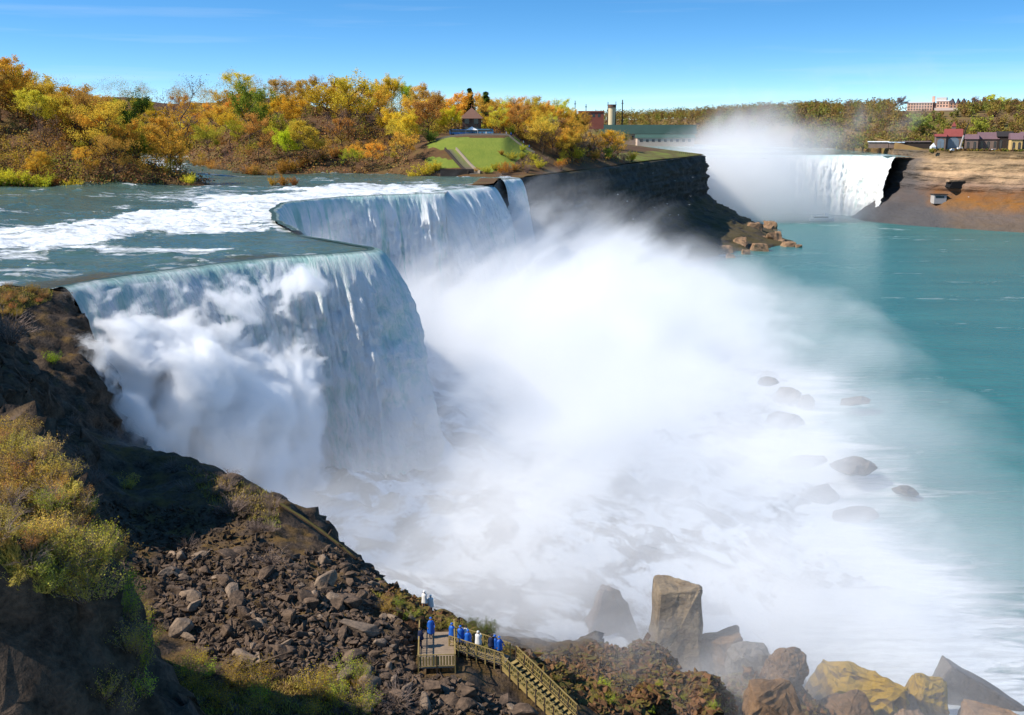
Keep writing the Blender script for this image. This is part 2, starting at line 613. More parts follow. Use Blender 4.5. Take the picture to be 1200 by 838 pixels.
FALLMAT = fallmat('falling_water', (0.45, 0.72, 0.66), (0.97, 0.97, 0.95))
FARFALLMAT = fallmat('far_falling_water', (0.50, 0.72, 0.66), (0.95, 0.95, 0.93), sy=0.05)


def waterfall(name, pts, top, bottom, v0, label, mat, step=0.3, hstep=0.3, rough=1.0, seed=0.0, greentop=0.6, up=2.0, flip=1, streak=0.15):
    c, s = curve(pts, step)
    tg = np.gradient(c, axis=0)
    tg /= np.linalg.norm(tg, axis=1)[:, None]
    nr = np.stack([tg[:, 1], -tg[:, 0]], 1) * flip
    k = max(1, int(3 / step))
    for _ in range(2):
        pnr = np.vstack([np.repeat(nr[:1], k, 0), nr, np.repeat(nr[-1:], k, 0)])
        nr = np.stack([np.convolve(pnr[:, q], np.ones(2 * k + 1) / (2 * k + 1), 'valid') for q in range(2)], 1)
    nr /= np.linalg.norm(nr, axis=1)[:, None]
    jag = np.clip(0.9 * fbm(xyz(s * 0.16, s * 0, seed + 20), 4, 0.6) + 0.3, 0, 2)
    c = c + nr * jag[:, None]
    H = top - bottom
    hs_ = np.r_[-1.3, -0.5, 0.0, np.cumsum(np.r_[np.linspace(0.03, hstep, 12), np.full(int(H / hstep) + 1, hstep)])]
    hs_ = hs_[hs_ <= H + hstep]
    SS, HH = np.meshgrid(s, hs_)
    hp = np.clip(HH, 0, None)
    vv = v0 * (1 + 0.28 * fbm(xyz(SS * 0.09, SS * 0, seed), 3).reshape(SS.shape))
    out = vv * np.sqrt(2 * hp / 9.8)
    out = np.where(HH < 0, HH * 1.0, out)
    q = sst(0.2, 10, hp)
    fib = fbm(xyz(SS * 0.42, HH * 0.075, seed + 3), 5, 0.55).reshape(SS.shape)
    clump = fbm(xyz(SS * 0.55, HH * 0.33, seed + 9), 4, 0.6).reshape(SS.shape)
    ropes_ = fbm(xyz(SS * 1.1, HH * 0.03, seed + 14), 4, 0.6).reshape(SS.shape)
    cur = fbm(xyz(SS * 0.11, HH * 0.012, seed + 5), 3, 0.5).reshape(SS.shape)
    out = out + rough * (q * (1.9 * fib + 1.4 * ropes_ + 1.0 * clump * sst(1, 12, hp) + 1.6 * cur) + 0.15 * fib * sst(0, 0.5, hp))
    X = c[:, 0][None] + nr[:, 0][None] * out
    Yv = c[:, 1][None] + nr[:, 1][None] * out
    Z = top - hp + np.where(HH < 0, 0.03, 0.03) + 0.10 * fib * sst(-1, 1, HH)
    ropes = fbm(xyz(SS * 0.55, HH * 0.012, seed + 13), 4, 0.6).reshape(SS.shape)
    white = -streak * sst(0.05, 0.45, ropes) * sst(.5, 5, hp) + 0.37 + (1 - greentop) * 0.3 + 0.35 * sst(0.5, 7, hp) + 0.32 * clump * sst(1, 8, hp) + 0.40 * fib - 0.25 * sst(2.5, 0, hp) * greentop
    return mesh_np(name, np.stack([X.ravel(), Yv.ravel(), Z.ravel()], 1), gridfaces(len(hs_), len(s)), mat,
                   attrs={'along': SS.ravel(), 'drop': HH.ravel(), 'white': white.ravel()}) if not label else \
        tag(mesh_np(name, np.stack([X.ravel(), Yv.ravel(), Z.ravel()], 1), gridfaces(len(hs_), len(s)), mat,
                    attrs={'along': SS.ravel(), 'drop': HH.ravel(), 'white': white.ravel()}), label, 'waterfall')


waterfall('waterfall', RIM[:11], 0.0, -44, 3.9, 'broad near waterfall pouring over the crest beside the dark left cliff', FALLMAT, seed=1.0)
waterfall('waterfall', RIM[10:17], 0.8, -44, 2.6, 'middle waterfall with dark streaks behind the rounded end of the near fall', FALLMAT, step=0.4, hstep=0.4, seed=21.0, greentop=0.3, streak=.6)
waterfall('waterfall', np.vstack([[W(482, 229.3)[:2]], RIM[17:19], [W(571.5, 219.5)[:2]]]), 0.9, -46, 6.2, 'short white waterfall between the streaked fall and the dark rock', FALLMAT, step=0.3, hstep=0.4, seed=31.0, greentop=0.0, streak=.25)
waterfall('waterfall', RIM[19:], 1.0, -46, 3.6, 'narrow white waterfall nearest the dark island cliff', FALLMAT, step=0.3, hstep=0.4, seed=41.0, greentop=0.0)

wc, ws = curve(np.vstack([RIM[:1] + [-3, -9], RIM[:17], [[RIM[16, 0] - 9, RIM[16, 1] + 4]], RIM[17:]]), 0.8)
wt = np.gradient(wc, axis=0)
wt /= np.linalg.norm(wt, axis=1)[:, None]
wz = np.linspace(-0.25, -50, 40)
wp = np.stack([np.repeat(wc[None, :, 0] - wt[None, :, 1] * 1.6, 40, 0), np.repeat(wc[None, :, 1] + wt[None, :, 0] * 1.6, 40, 0), np.repeat(wz[:, None], len(wc), 1)], 2)
wd_ = fbm(wp.reshape(-1, 3) * [0.15, 0.15, 0.5], 4).reshape(40, -1) * 0.9
wp[:, :, 0] += wt[None, :, 1] * wd_
wp[:, :, 1] -= wt[None, :, 0] * wd_
tag(mesh_np('cliff', wp.reshape(-1, 3), gridfaces(40, len(wc)), rockmat('wet_cliff_rock', (0.02, 0.02, 0.022), (0.09, 0.085, 0.08), scale=0.3, bands=0.4, rough=0.6)), kind='structure')

# horseshoe fall, about a kilometre away
HZ = -1.5
HS = [W(1052, 183.9, HZ)[:2], W(1044, 183.0, HZ)[:2], W(1000, 181.9, HZ)[:2], W(940, 181.3, HZ)[:2], W(880, 181.2, HZ)[:2], W(820, 181.6, HZ)[:2], W(760, 182.6, HZ)[:2]]
HS = np.array(HS)[::-1]
waterfall('waterfall', HS, HZ, -56, 3.5, 'great curved white waterfall in the distance, half hidden by mist', FARFALLMAT, step=0.9, hstep=0.9, seed=61.0, rough=1.3, greentop=0.4, up=4)
# upper rapids that feed it
ry = np.r_[0, 4, 10, 20, 40, 70, 110, 160, 230, 320, 450, 700, 1100]
rx = np.linspace(-260, 344, 150)
hc = np.interp(rx, HS[:, 0], HS[:, 1])
RXX = np.repeat(rx[None], len(ry), 0)
RYY = hc[None] + ry[:, None] - 1.0
rz = HZ + 0.013 * np.clip(ry, 0, 700)[:, None] + 0 * RXX
rf = 0.5 + 0.5 * fbm(xyz(RXX * 0.03, RYY * 0.03, 0), 3).reshape(RXX.shape)
tag(mesh_np('distant_river', np.stack([RXX.ravel(), RYY.ravel(), rz.ravel()], 1), gridfaces(len(ry), len(rx)), FARWATER, attrs={'foam': (rf * 0.75).ravel()}), kind='structure')

# ------------------------------------------------------------------ near slope (prospect side)
CP = []
ridge = [(72, 341, 150.3), (92, 372, 148), (106, 410, 143), (108, 460, 137), (142, 520, 125), (175, 530, 118), (212, 534, 111), (270, 558, 103), (325, 588, 97),
         (350, 625, 93), (390, 655, 90), (440, 690, 87), (500, 716, 85), (560, 748, 84), (620, 776, 84), (700, 812, 86)]
outd = [(1, -.1)] * 4 + [(.8, .6)] * 3 + [(.62, .78)] * 5 + [(.6, .8)] * 4
for (u, v, y), (ox, oy) in zip(ridge, outd):
    p = Y(u, v, y)
    CP.append(p)
    n = math.hypot(ox, oy)
    ox, oy = ox / n, oy / n
    if y > 130:
        CP.append(p + np.array([3.5 * ox, 3.5 * oy, -9.0]))
        CP.append(np.array([p[0] + 13 * ox, p[1] + 13 * oy, -34 + 0.0]))
        CP.append(np.array([p[0] + 26 * ox, p[1] + 26 * oy, -42]))
    else:
        CP.append(p + np.array([3 * ox, 3 * oy, -2.2]))
        CP.append(p + np.array([12 * ox, 12 * oy, -13.5]))
        CP.append(np.array([p[0] + 28 * ox, p[1] + 28 * oy, min(p[2] - 22, -38)]))
        CP.append(np.array([p[0] + 46 * ox, p[1] + 46 * oy, -46]))
for u, v, y in [  # cliff face below the crest, the bowl, the scree
        (0, 338, 150), (30, 338, 150), (0, 372, 138), (35, 370, 142), (62, 360, 146), (0, 420, 131), (50, 420, 135), (80, 420, 138), (40, 470, 124), (85, 490, 127), (60, 520, 114), (100, 520, 120),
        (110, 560, 104), (160, 570, 104), (220, 570, 102), (150, 620, 93), (220, 630, 92), (290, 620, 93), (200, 690, 82), (260, 700, 81), (320, 680, 84), (380, 700, 82), (440, 730, 80),
        (220, 760, 74), (300, 760, 74), (380, 770, 74), (450, 780, 75), (180, 838, 66), (260, 838, 66), (340, 838, 66), (420, 838, 67), (500, 838, 69), (560, 838, 70), (620, 838, 72.5),
        (250, 950, 58), (420, 950, 59), (600, 960, 62), (700, 838, 87), (760, 800, 98), (830, 838, 104), (830, 790, 113), (880, 785, 121), (900, 838, 116), (960, 838, 124), (760, 745, 122), (700, 745, 125),
        # left bluff
        (0, 500, 59), (35, 520, 58), (62, 560, 54), (85, 610, 50), (98, 660, 46), (104, 700, 44), (50, 600, 50), (0, 600, 48), (40, 690, 42), (0, 690, 41), (-80, 560, 50), (-80, 690, 40),
        (-150, 480, 60), (-150, 600, 48)]:
    CP.append(Y(u, v, y))
for p in [(-18, 41.5, -6), (-15.3, 44, -8), (-22, 38.5, -6), (-36, 35, -4), (-19, 50, -10.5), (-22.5, 57, -13), (-13, 47, -11.5), (-12, 52, -13.5), (-15, 58, -14), (-20, 64, -14.5), (-27, 68, -14.5), (-34, 72, -13), (-42, 70, -11), (-24, 78, -14.5), (-30, 84, -14.5), (-36, 92, -13.5),
          (-26, 33, -9), (-14, 38, -12), (0, 40, -18), (20, 40, -24), (45, 60, -34), (60, 80, -42), (80, 60, -52), (50, 100, -42), (62, 115, -56), (75, 128, -60), (95, 110, -58), (100, 150, -59), (70, 160, -58),
          (60, 135, -59), (40, 128, -54), (30, 150, -53), (55, 165, -59), (0, 165, -42), (0, 180, -42), (40, 180, -50), (90, 180, -59), (-20, 175, -40), (-45, 175, -38),
          # unseen ground off to the left, raised to throw shade over the bowl
          (-47, 79, -3), (-52, 90, 10), (-57, 100, 12), (-62, 112, 10), (-70, 124, 6), (-80, 100, 13), (-85, 130, 3), (-95, 150, 0.8), (-80, 149, 0.6), (-110, 70, 0), (-70, 50, 1), (-60, 25, -2), (-40, 85, -6), (-45, 98, -6), (-50, 110, -5)]:
    CP.append(np.array(p, float))
CP = np.array(CP)


class RBF:
    def __init__(self, P, z, lam=0.25):
        n = len(P)
        A = np.zeros((n + 3, n + 3))
        A[:n, :n] = -np.hypot(P[:, None, 0] - P[None, :, 0], P[:, None, 1] - P[None, :, 1]) + 0
        A[:n, :n] -= np.eye(n) * -lam
        A[:n, n] = 1
        A[:n, n + 1:] = P
        A[n, :n] = 1
        A[n + 1:, :n] = P.T
        self.w = np.linalg.solve(A, np.r_[z, 0, 0, 0])
        self.P = P

    def __call__(self, x, y):
        x, y = np.asarray(x, float), np.asarray(y, float)
        sh = x.shape
        x, y = x.ravel(), y.ravel()
        o = self.w[-3] + self.w[-2] * x + self.w[-1] * y
        for (px, py), w in zip(self.P, self.w):
            o = o - w * np.hypot(x - px, y - py)
        return o.reshape(sh)


slope_f = RBF(CP[:, :2], CP[:, 2])
nx_, ny_ = np.arange(-100, 108, 0.4), np.arange(22, 182, 0.4)
NX, NY = np.meshgrid(nx_, ny_)
NZ = slope_f(NX, NY)
gradm = np.hypot(*np.gradient(NZ, 0.4))
steep = sst(0.6, 1.8, gradm)
rough_ = fbm(xyz(NX * 0.16, NY * 0.16, NZ * 0.16), 5, 0.55, ridged=True).reshape(NX.shape)
ledge = fbm(xyz(NX * 0.08, NY * 0.08, NZ * 0.55), 4, 0.5, ridged=True).reshape(NX.shape)
fine_ = fbm(xyz(NX * 0.7, NY * 0.7, NZ * 0.7), 4, 0.6).reshape(NX.shape)
flat_top = sst(-1.5, 0.3, NZ) * sst(140, 146, NY)
NZ = NZ + (0.75 * rough_ + 0.55 * fine_) * (1 - 0.8 * flat_top) + steep * (1.5 * ledge + 0.6 * fine_)
deck_mask = np.zeros_like(NZ)
shift = steep * (1.3 * ledge + 0.8 * fine_)
back = (NX < rim_x(np.maximum(NY, 150)) + 0.5) & (NY > 150.2)
NZ = np.where(back, np.minimum(NZ, -1.6), NZ)
SLOPEMAT = rockmat('slope_rock', (0.008, 0.006, 0.005), (0.13, 0.09, 0.062), moss=(0.16, 0.095, 0.03), scale=0.6, mossamt=0.04, rough=0.95, spec=0.15, wet=(-30, -40))


def slope_z(x, y):
    i = np.clip((np.asarray(y, float) - ny_[0]) / 0.4, 0, len(ny_) - 1.001)
    j = np.clip((np.asarray(x, float) - nx_[0]) / 0.4, 0, len(nx_) - 1.001)
    a, b = i.astype(int), j.astype(int)
    fi, fj = i - a, j - b
    return (NZ[a, b] * (1 - fi) * (1 - fj) + NZ[a + 1, b] * fi * (1 - fj) + NZ[a, b + 1] * (1 - fi) * fj + NZ[a + 1, b + 1] * fi * fj)


# levels under the decks
def flatten(p, q, half, z0, z1):
    global NZ
    p, q = np.array(p[:2]), np.array(q[:2])
    d = q - p
    L = np.linalg.norm(d)
    t = ((NX - p[0]) * d[0] + (NY - p[1]) * d[1]) / L
    n = np.abs((NX - p[0]) * -d[1] + (NY - p[1]) * d[0]) / L
    tt = np.clip(t / L, 0, 1)
    far = np.maximum(n - half, np.maximum(-t, t - L))
    m = sst(1.8, 0.2, far)
    NZ = NZ * (1 - m) + (z0 + (z1 - z0) * tt - 0.30) * m


DZ = -18.4
PA, PB = W(512, 786, DZ), W(512, 744, DZ)
WA, WB = W(531, 757, DZ - 0.2), W(594, 777, DZ - 1.0)
SA, SB = W(596, 779, DZ - 1.1), W(668, 848, DZ - 3.8)
flatten(PA, PB, 1.5, DZ, DZ)
flatten(WA, WB, 1.0, DZ - 0.2, DZ - 1.0)
flatten(SA, SB, 1.0, DZ - 1.1, DZ - 3.9)
gxx, gyy = np.gradient(NZ, 0.4)[1], np.gradient(NZ, 0.4)[0]
nl = np.sqrt(gxx ** 2 + gyy ** 2 + 1)
n3 = fbm(xyz(NX * 0.20, NY * 0.20, NZ * 0.45), 6, 0.62, ridged=True).reshape(NX.shape)
n5 = fbm(xyz(NX * 1.1, NY * 1.1, NZ * 0.25), 4, 0.6, ridged=True).reshape(NX.shape)
n4 = fbm(xyz(NX * 0.9, NY * 0.9, NZ * 0.9), 3, 0.6, ridged=True).reshape(NX.shape)
dsp = (2.3 * n3 + 0.5 * n4) * sst(0.75, 1.6, gradm) * (~back)
dsp = dsp * np.where(NY < 66, .7, 1.0) + .55 * n5 * (NY < 66) * sst(.75, 1.6, gradm)
SX, SY, SZ = NX - gxx / nl * dsp, NY - gyy / nl * dsp, NZ + 0.4 * dsp / nl
SLOPE = mesh_np('ground', np.stack([SX.ravel(), SY.ravel(), SZ.ravel()], 1), gridfaces(len(ny_), len(nx_)), SLOPEMAT)
tag(SLOPE, kind='structure')

# talus below the falls, almost wholly lost in the spray
tx, ty_ = np.arange(-70, 100, 0.9), np.arange(170, 486, 0.9)
TX, TY = np.meshgrid(tx, ty_)
tw = (TX - rim_x(TY)) / np.maximum(shore_x(TY) - rim_x(TY), 20)
TZ = -33 - 24 * np.clip(tw, 0, 2) ** 0.8 + 3.0 * fbm(xyz(TX * 0.07, TY * 0.07, 0), 5, 0.6, ridged=True).reshape(TX.shape)
TZ += 1.6 * fbm(xyz(TX * 0.22, TY * 0.22, 4), 4, 0.6).reshape(TX.shape)
TZ = np.where(tw < 0, np.minimum(TZ, -36), TZ)
TALUSMAT = rockmat('wet_rock', (0.02, 0.018, 0.016), (0.10, 0.085, 0.07), scale=0.3, rough=0.6, spec=0.5)
Mw = Mat('white_cascade_over_rock', rough=0.7)
vv = Mw.pos()
sn = Mw.noise(vv, 0.10, 8, 0.68, 0.5)
rk = Mw.ramp(Mw.noise(vv, 0.5, 6, 0.6), [(0.35, (0.03, 0.027, 0.024)), (0.7, (0.12, 0.10, 0.08))])
Mw.color(Mw.mix(Mw.n('MapRange', {0: sn, 1: 0.44, 2: 0.56}).outputs[0], (0.80, 0.83, 0.85), rk))
Mw.bump(sn, 0.6, 2.0)
tag(mesh_np('talus', np.stack([TX.ravel(), TY.ravel(), TZ.ravel()], 1), gridfaces(len(ty_), len(tx)), Mw.m), kind='structure')

# ------------------------------------------------------------------ island
CLIFF = np.array([[RIM[18, 0] + 0.6, RIM[18, 1] + 0.6], [RIM[18, 0] + 3.5, RIM[18, 1] + 8], [RIM[19, 0] - 0.3, RIM[19, 1] - 1.5], [RIM[-1, 0] + 0.3, RIM[-1, 1] + 0.2], [13, 486], [22, 510], [32, 538], [44, 570], [57, 605], [72, 650], [90, 700], [110, 750], [132, 805], [150, 848]])


def cliff_x(y):
    return np.interp(y, CLIFF[:, 1], CLIFF[:, 0])


def island_d(x, y):
    """signed metres inside the island's river shore"""
    # right wooded mass: shore as y(x)
    sx = np.array([-420, -230, -215, -178, -135, -100, -60, -20, 5, 20])
    sy = np.array([735, 712, 690, 582, 512, 506, 500, 478, 470, 460])
    d1 = (y - np.interp(x, sx, sy)) * 0.8
    # left wooded mass
    ax = np.array([-600, -260, -182, -150, -120, -113])
    ay = np.array([372, 372, 376, 384, 405, 414])
    front = y - np.interp(x, ax, ay)
    backx = np.interp(y, [400, 414, 520, 600, 720, 960], [-118, -113, -168, -212, -262, -460])
    d2 = np.minimum(front, (backx - x) * 0.85)
    return np.maximum(d1, d2), d1, d2


def island_z(x, y):
    d, d1, d2 = island_d(x, y)
    n = fbm(xyz(x * 0.012, y * 0.012, 1), 3).reshape(np.shape(x))
    right = sst(-70, -20, x)
    lo = 1.3 + 6 * sst(3, 30, d) + (34 - 12 * sst(-200, -110, x)) * sst(14, 105, d) * (1 + 0.25 * n)
    # the lawn bank and the terrace above it
    bank = 1.4 + 17.0 * sst(478, 527, y) + 4 * sst(560, 680, y)
    dc = cliff_x(y) - x
    cap = 1.6 + 0.48 * np.clip(dc, 0, None) * sst(470, 520, y) + 14 * sst(20, 60, dc) * sst(470, 500, y)
    cap = np.where(y > 640, np.minimum(cap, 2.0 + 0.12 * np.clip(dc, 0, None)), cap)
    hi = np.minimum(bank, cap)
    z = lo * (1 - right) + hi * right
    z = z + 0.5 * n
    z = np.where(d > 0, z * sst(0, 5, d) + 0.5 * sst(0, 2, d), -1.5 - 0.0 * d)
    isl = (y > 399) & (y < 470) & (x > -60)
    # shelf at the island's tip between the two right-hand falls
    rock = sst(0, 2.5, x - np.interp(y, [400, 470], [RIM[18, 0] - 7, RIM[19, 0] - 10])) * (y > RIM[18, 1] + 1) * (y < RIM[19, 1] + 1)
    z = np.where(isl & (rock > 0.02), np.maximum(z, -0.5 + 2.2 * rock), z)
    return z


iy = np.r_[np.arange(368, 480, 2.0), np.arange(480, 620, 2.0), np.arange(620, 862, 4.0), 900, 1000, 1200, 1600, 2400]
iu = np.linspace(0, 1, 260)
IY = np.repeat(iy[:, None], len(iu), 1)
icx = np.where(iy < RIM[18, 1] + 1, -60, cliff_x(iy))[:, None]
IX = icx - (iu[None] ** 1.3) * (520 + 0.9 * (IY - 368))
IZ = island_z(IX, IY)
Mg = Mat('island_ground', rough=0.95)
vv = Mg.pos()
lawn = Mg.attr('lawn')
n1 = Mg.noise(vv, 0.09, 6, 0.6)
scr = Mg.ramp(n1, [(0.3, (0.06, 0.032, 0.014)), (0.5, (0.10, 0.05, 0.018)), (0.72, (0.10, 0.075, 0.02))])
grs = Mg.mix(Mg.noise(vv, 0.25, 5), (0.10, 0.15, 0.015), (0.20, 0.22, 0.03))
Mg.color(Mg.mix(Mg.n('MapRange', {0: Mg.math('ADD', lawn, Mg.math('MULTIPLY_ADD', n1, 0.6, -0.3)), 1: 0.4, 2: 0.6}).outputs[0], scr, grs))
Mg.bump(Mg.noise(vv, 0.9, 5), 0.6, 0.5)
uI, vI = proj(np.stack([IX.ravel(), IY.ravel(), IZ.ravel()], 1))
LAWN_PX = [(505, 161), (622, 161), (640, 172), (612, 182), (600, 196), (575, 202), (556, 200), (540, 190), (520, 176), (500, 172)]
lw = inpoly(uI, vI, LAWN_PX) & (IY.ravel() > 472) & (IY.ravel() < 535)
lw = np.maximum(lw.astype(float), 0.9 * (inpoly(uI, vI, [(500, 183), (540, 188), (556, 197), (500, 197)]) & (IY.ravel() < 520)))
lw = np.maximum(lw, 0.5 * ((IY.ravel() > 640) & (IX.ravel() > cliff_x(IY.ravel()) - 30)))
tag(mesh_np('island_ground', np.stack([IX.ravel(), IY.ravel(), IZ.ravel()], 1), gridfaces(len(iy), len(iu)), Mg.m, attrs={'lawn': lw}), kind='structure')


def profile_cliff(name, edge, ztop, prof, mat, step, amp, seed, ridged=True, smooth=True):
    """a rock wall: stations along the edge, each dropping down a profile of (out, z) pairs"""
    c, s = curve(edge, step)
    tg = np.gradient(c, axis=0)
    tg /= np.linalg.norm(tg, axis=1)[:, None]
    nr = np.stack([tg[:, 1], -tg[:, 0]], 1)
    V = []
    f = s / s[-1]
    rows = prof(f)                                  # list of (out array, z array)
    for o_, z_ in rows:
        V.append(np.stack([c[:, 0] + nr[:, 0] * o_, c[:, 1] + nr[:, 1] * o_, z_ + 0 * o_], 1))
    V = np.array(V)
    m, n, _ = V.shape
    p = V.reshape(-1, 3)
    d = fbm(p * [0.05, 0.05, 0.10] + seed, 5, 0.6, ridged=ridged) + 0.6 * fbm(p * [0.02, 0.02, 0.35] + seed * 2, 4, 0.6)
    fade = np.ones(m)
    fade[0] = 0
    off = (d.reshape(m, n) * amp * fade[:, None])
    if name == 'cliff':
        off = off * np.interp(f, [0, .13, .19], [.08, .1, 1])[None]
    V[:, :, 0] += nr[None, :, 0] * off
    V[:, :, 1] += nr[None, :, 1] * off
    V[:, :, 2] += 0.35 * off * (np.arange(m) > m * 0.45)[:, None]
    o = mesh_np(name, V.reshape(-1, 3), gridfaces(m, n), mat, smooth=smooth)
    return o


def goat_prof(f):
    rows = []
    zt = np.interp(f, [0, 0.05, 0.15, 0.3, 1], [0.6, 0.6, 1.5, 1.7, 1.8])
    zb = np.interp(f, [0, 0.25, 1], [-30, -27, -29])
    ow = np.interp(f, [0, 0.1, 0.42, 0.52, 0.60, 0.66, 0.74, 0.82, 1], [22, 24, 40, 52, 76, 84, 66, 54, 50])
    for k in np.linspace(0, 1, 46):
        rows.append((1.0 * np.sin(k * 3) + 2.0 * k, zt + (zb - zt) * k))
    for k in np.linspace(0.03, 1.06, 40):
        rows.append((3.0 + (ow - 3) * k, zb + (-56 - zb) * (1 - (1 - k) ** 1.55 if False else np.sign(k) * min(1.05, k) ** 0.72)))
    return rows


GOATMAT = rockmat('island_cliff_rock', (0.025, 0.022, 0.020), (0.13, 0.105, 0.085), moss=(0.10, 0.075, 0.03), scale=0.10, bands=0.22, mossamt=0.25)
tag(profile_cliff('cliff', np.vstack([CLIFF, [[146, 866], [120, 900], [70, 930]]]), 0, goat_prof, GOATMAT, 1.7, 3.4, 3.0), kind='structure')

# ------------------------------------------------------------------ far bank on the right
CAN = np.array([[350, 1010], [346, 955], [348, 926], [360, 905], [384, 882], [410, 860], [450, 830], [520, 790], [640, 730], [900, 600]], float)


def can_prof(f):
    rows = []
    zb = -29
    for k in np.linspace(0, 1, 60):
        st = 6.0 * sst(0.18, 0.30, k) + 3 * sst(0.5, 0.55, k) + 2 * sst(0.8, 0.84, k)
        rows.append((st + 0 * f, 4.2 + (zb - 4.2) * k + 0 * f))
    ow = np.interp(f, [0, 0.02, 0.08, 0.2, 1], [10, 14, 34, 42, 48])
    for k in np.linspace(0.03, 1.05, 36):
        rows.append((11 + ow * k, zb + (-56.5 - zb) * min(1.05, k) ** 0.85 + 0 * f))
    return rows


Mc = Mat('far_bank_rock', rough=0.95, spec=0.1)
vv = Mc.pos()
spz = Mc.n('SeparateXYZ', {0: vv})
n1 = Mc.noise(vv, 0.06, 7, 0.65)
n2 = Mc.noise(Mc.pos((0.06, 0.06, 0.22)), 1.0, 6, 0.7)
zz_ = Mc.math('MULTIPLY_ADD', n1, 16.0, spz.outputs[2])
zz_ = Mc.n('MapRange', {0: zz_, 1: -50.0, 2: 12.0}).outputs[0]
cc = Mc.ramp(zz_, [(0.0, (0.10, 0.085, 0.07)), (0.22, (0.13, 0.10, 0.085)), (0.34, (0.24, 0.105, 0.025)), (0.48, (0.19, 0.085, 0.035)), (0.56, (0.26, 0.17, 0.12)), (0.72, (0.50, 0.33, 0.19)), (0.88, (0.40, 0.27, 0.15)), (1.0, (0.16, 0.11, 0.05))])
cc = Mc.mix(Mc.ramp(n2, [(0.42, 0.0), (0.62, 0.6)]), cc, (0.13, 0.09, 0.06))
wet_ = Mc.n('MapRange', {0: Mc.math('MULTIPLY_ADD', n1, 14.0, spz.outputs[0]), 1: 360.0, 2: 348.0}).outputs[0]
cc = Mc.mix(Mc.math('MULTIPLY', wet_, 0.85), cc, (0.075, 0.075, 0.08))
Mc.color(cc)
Mc.bump(Mc.math('ADD', n1, n2), 1.0, 3.0)
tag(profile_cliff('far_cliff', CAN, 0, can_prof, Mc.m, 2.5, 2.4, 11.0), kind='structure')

# far land: plateau, wooded moraine, the horizon
fx = np.r_[-9000, -4000, -2000, np.linspace(-900, 1500, 150), 2500, 5000, 10000]
fu = np.r_[0, 0.3, 12, 25, 45, 70, 100, 140, 180, 220, 260, 300, 360, 450, 600, 900, 1500, 3000, 6000, 12000]
FX = np.repeat(fx[None], len(fu), 0)
base_y = np.interp(fx, [-9000, -600, -100, 160, 250, 340, 347, 349, 361, 385, 411, 450, 520, 640, 900, 10000], [2600, 2300, 1950, 1480, 1330, 1180, 1010, 927, 906, 883, 861, 831, 791, 731, 601, 600])
FY = base_y[None] + fu[:, None]


def far_z(x, y):
    hill = np.interp(x, [-900, 0, 200, 330, 420, 900, 2000], [26, 34, 36, 40, 42, 48, 48])
    s0 = np.interp(x, [0, 200, 330, 420, 600], [1500, 1430, 1060, 980, 930])
    z = 4.0 + (hill - 4) * sst(0, 260, y - s0)
    return z


FZ = far_z(FX, FY)
FZ[0] = -57
FZ[1] = 3.6
Mh = Mat('far_hill_ground', rough=0.95)
vv = Mh.pos()
Mh.color(Mh.ramp(Mh.noise(vv, 0.02, 6, 0.6), [(0.3, (0.10, 0.06, 0.03)), (0.5, (0.16, 0.10, 0.035)), (0.7, (0.12, 0.12, 0.03))]))
tag(mesh_np('far_hills', np.stack([FX.ravel(), FY.ravel(), FZ.ravel()], 1), gridfaces(len(fu), len(fx)), Mh.m), kind='structure')

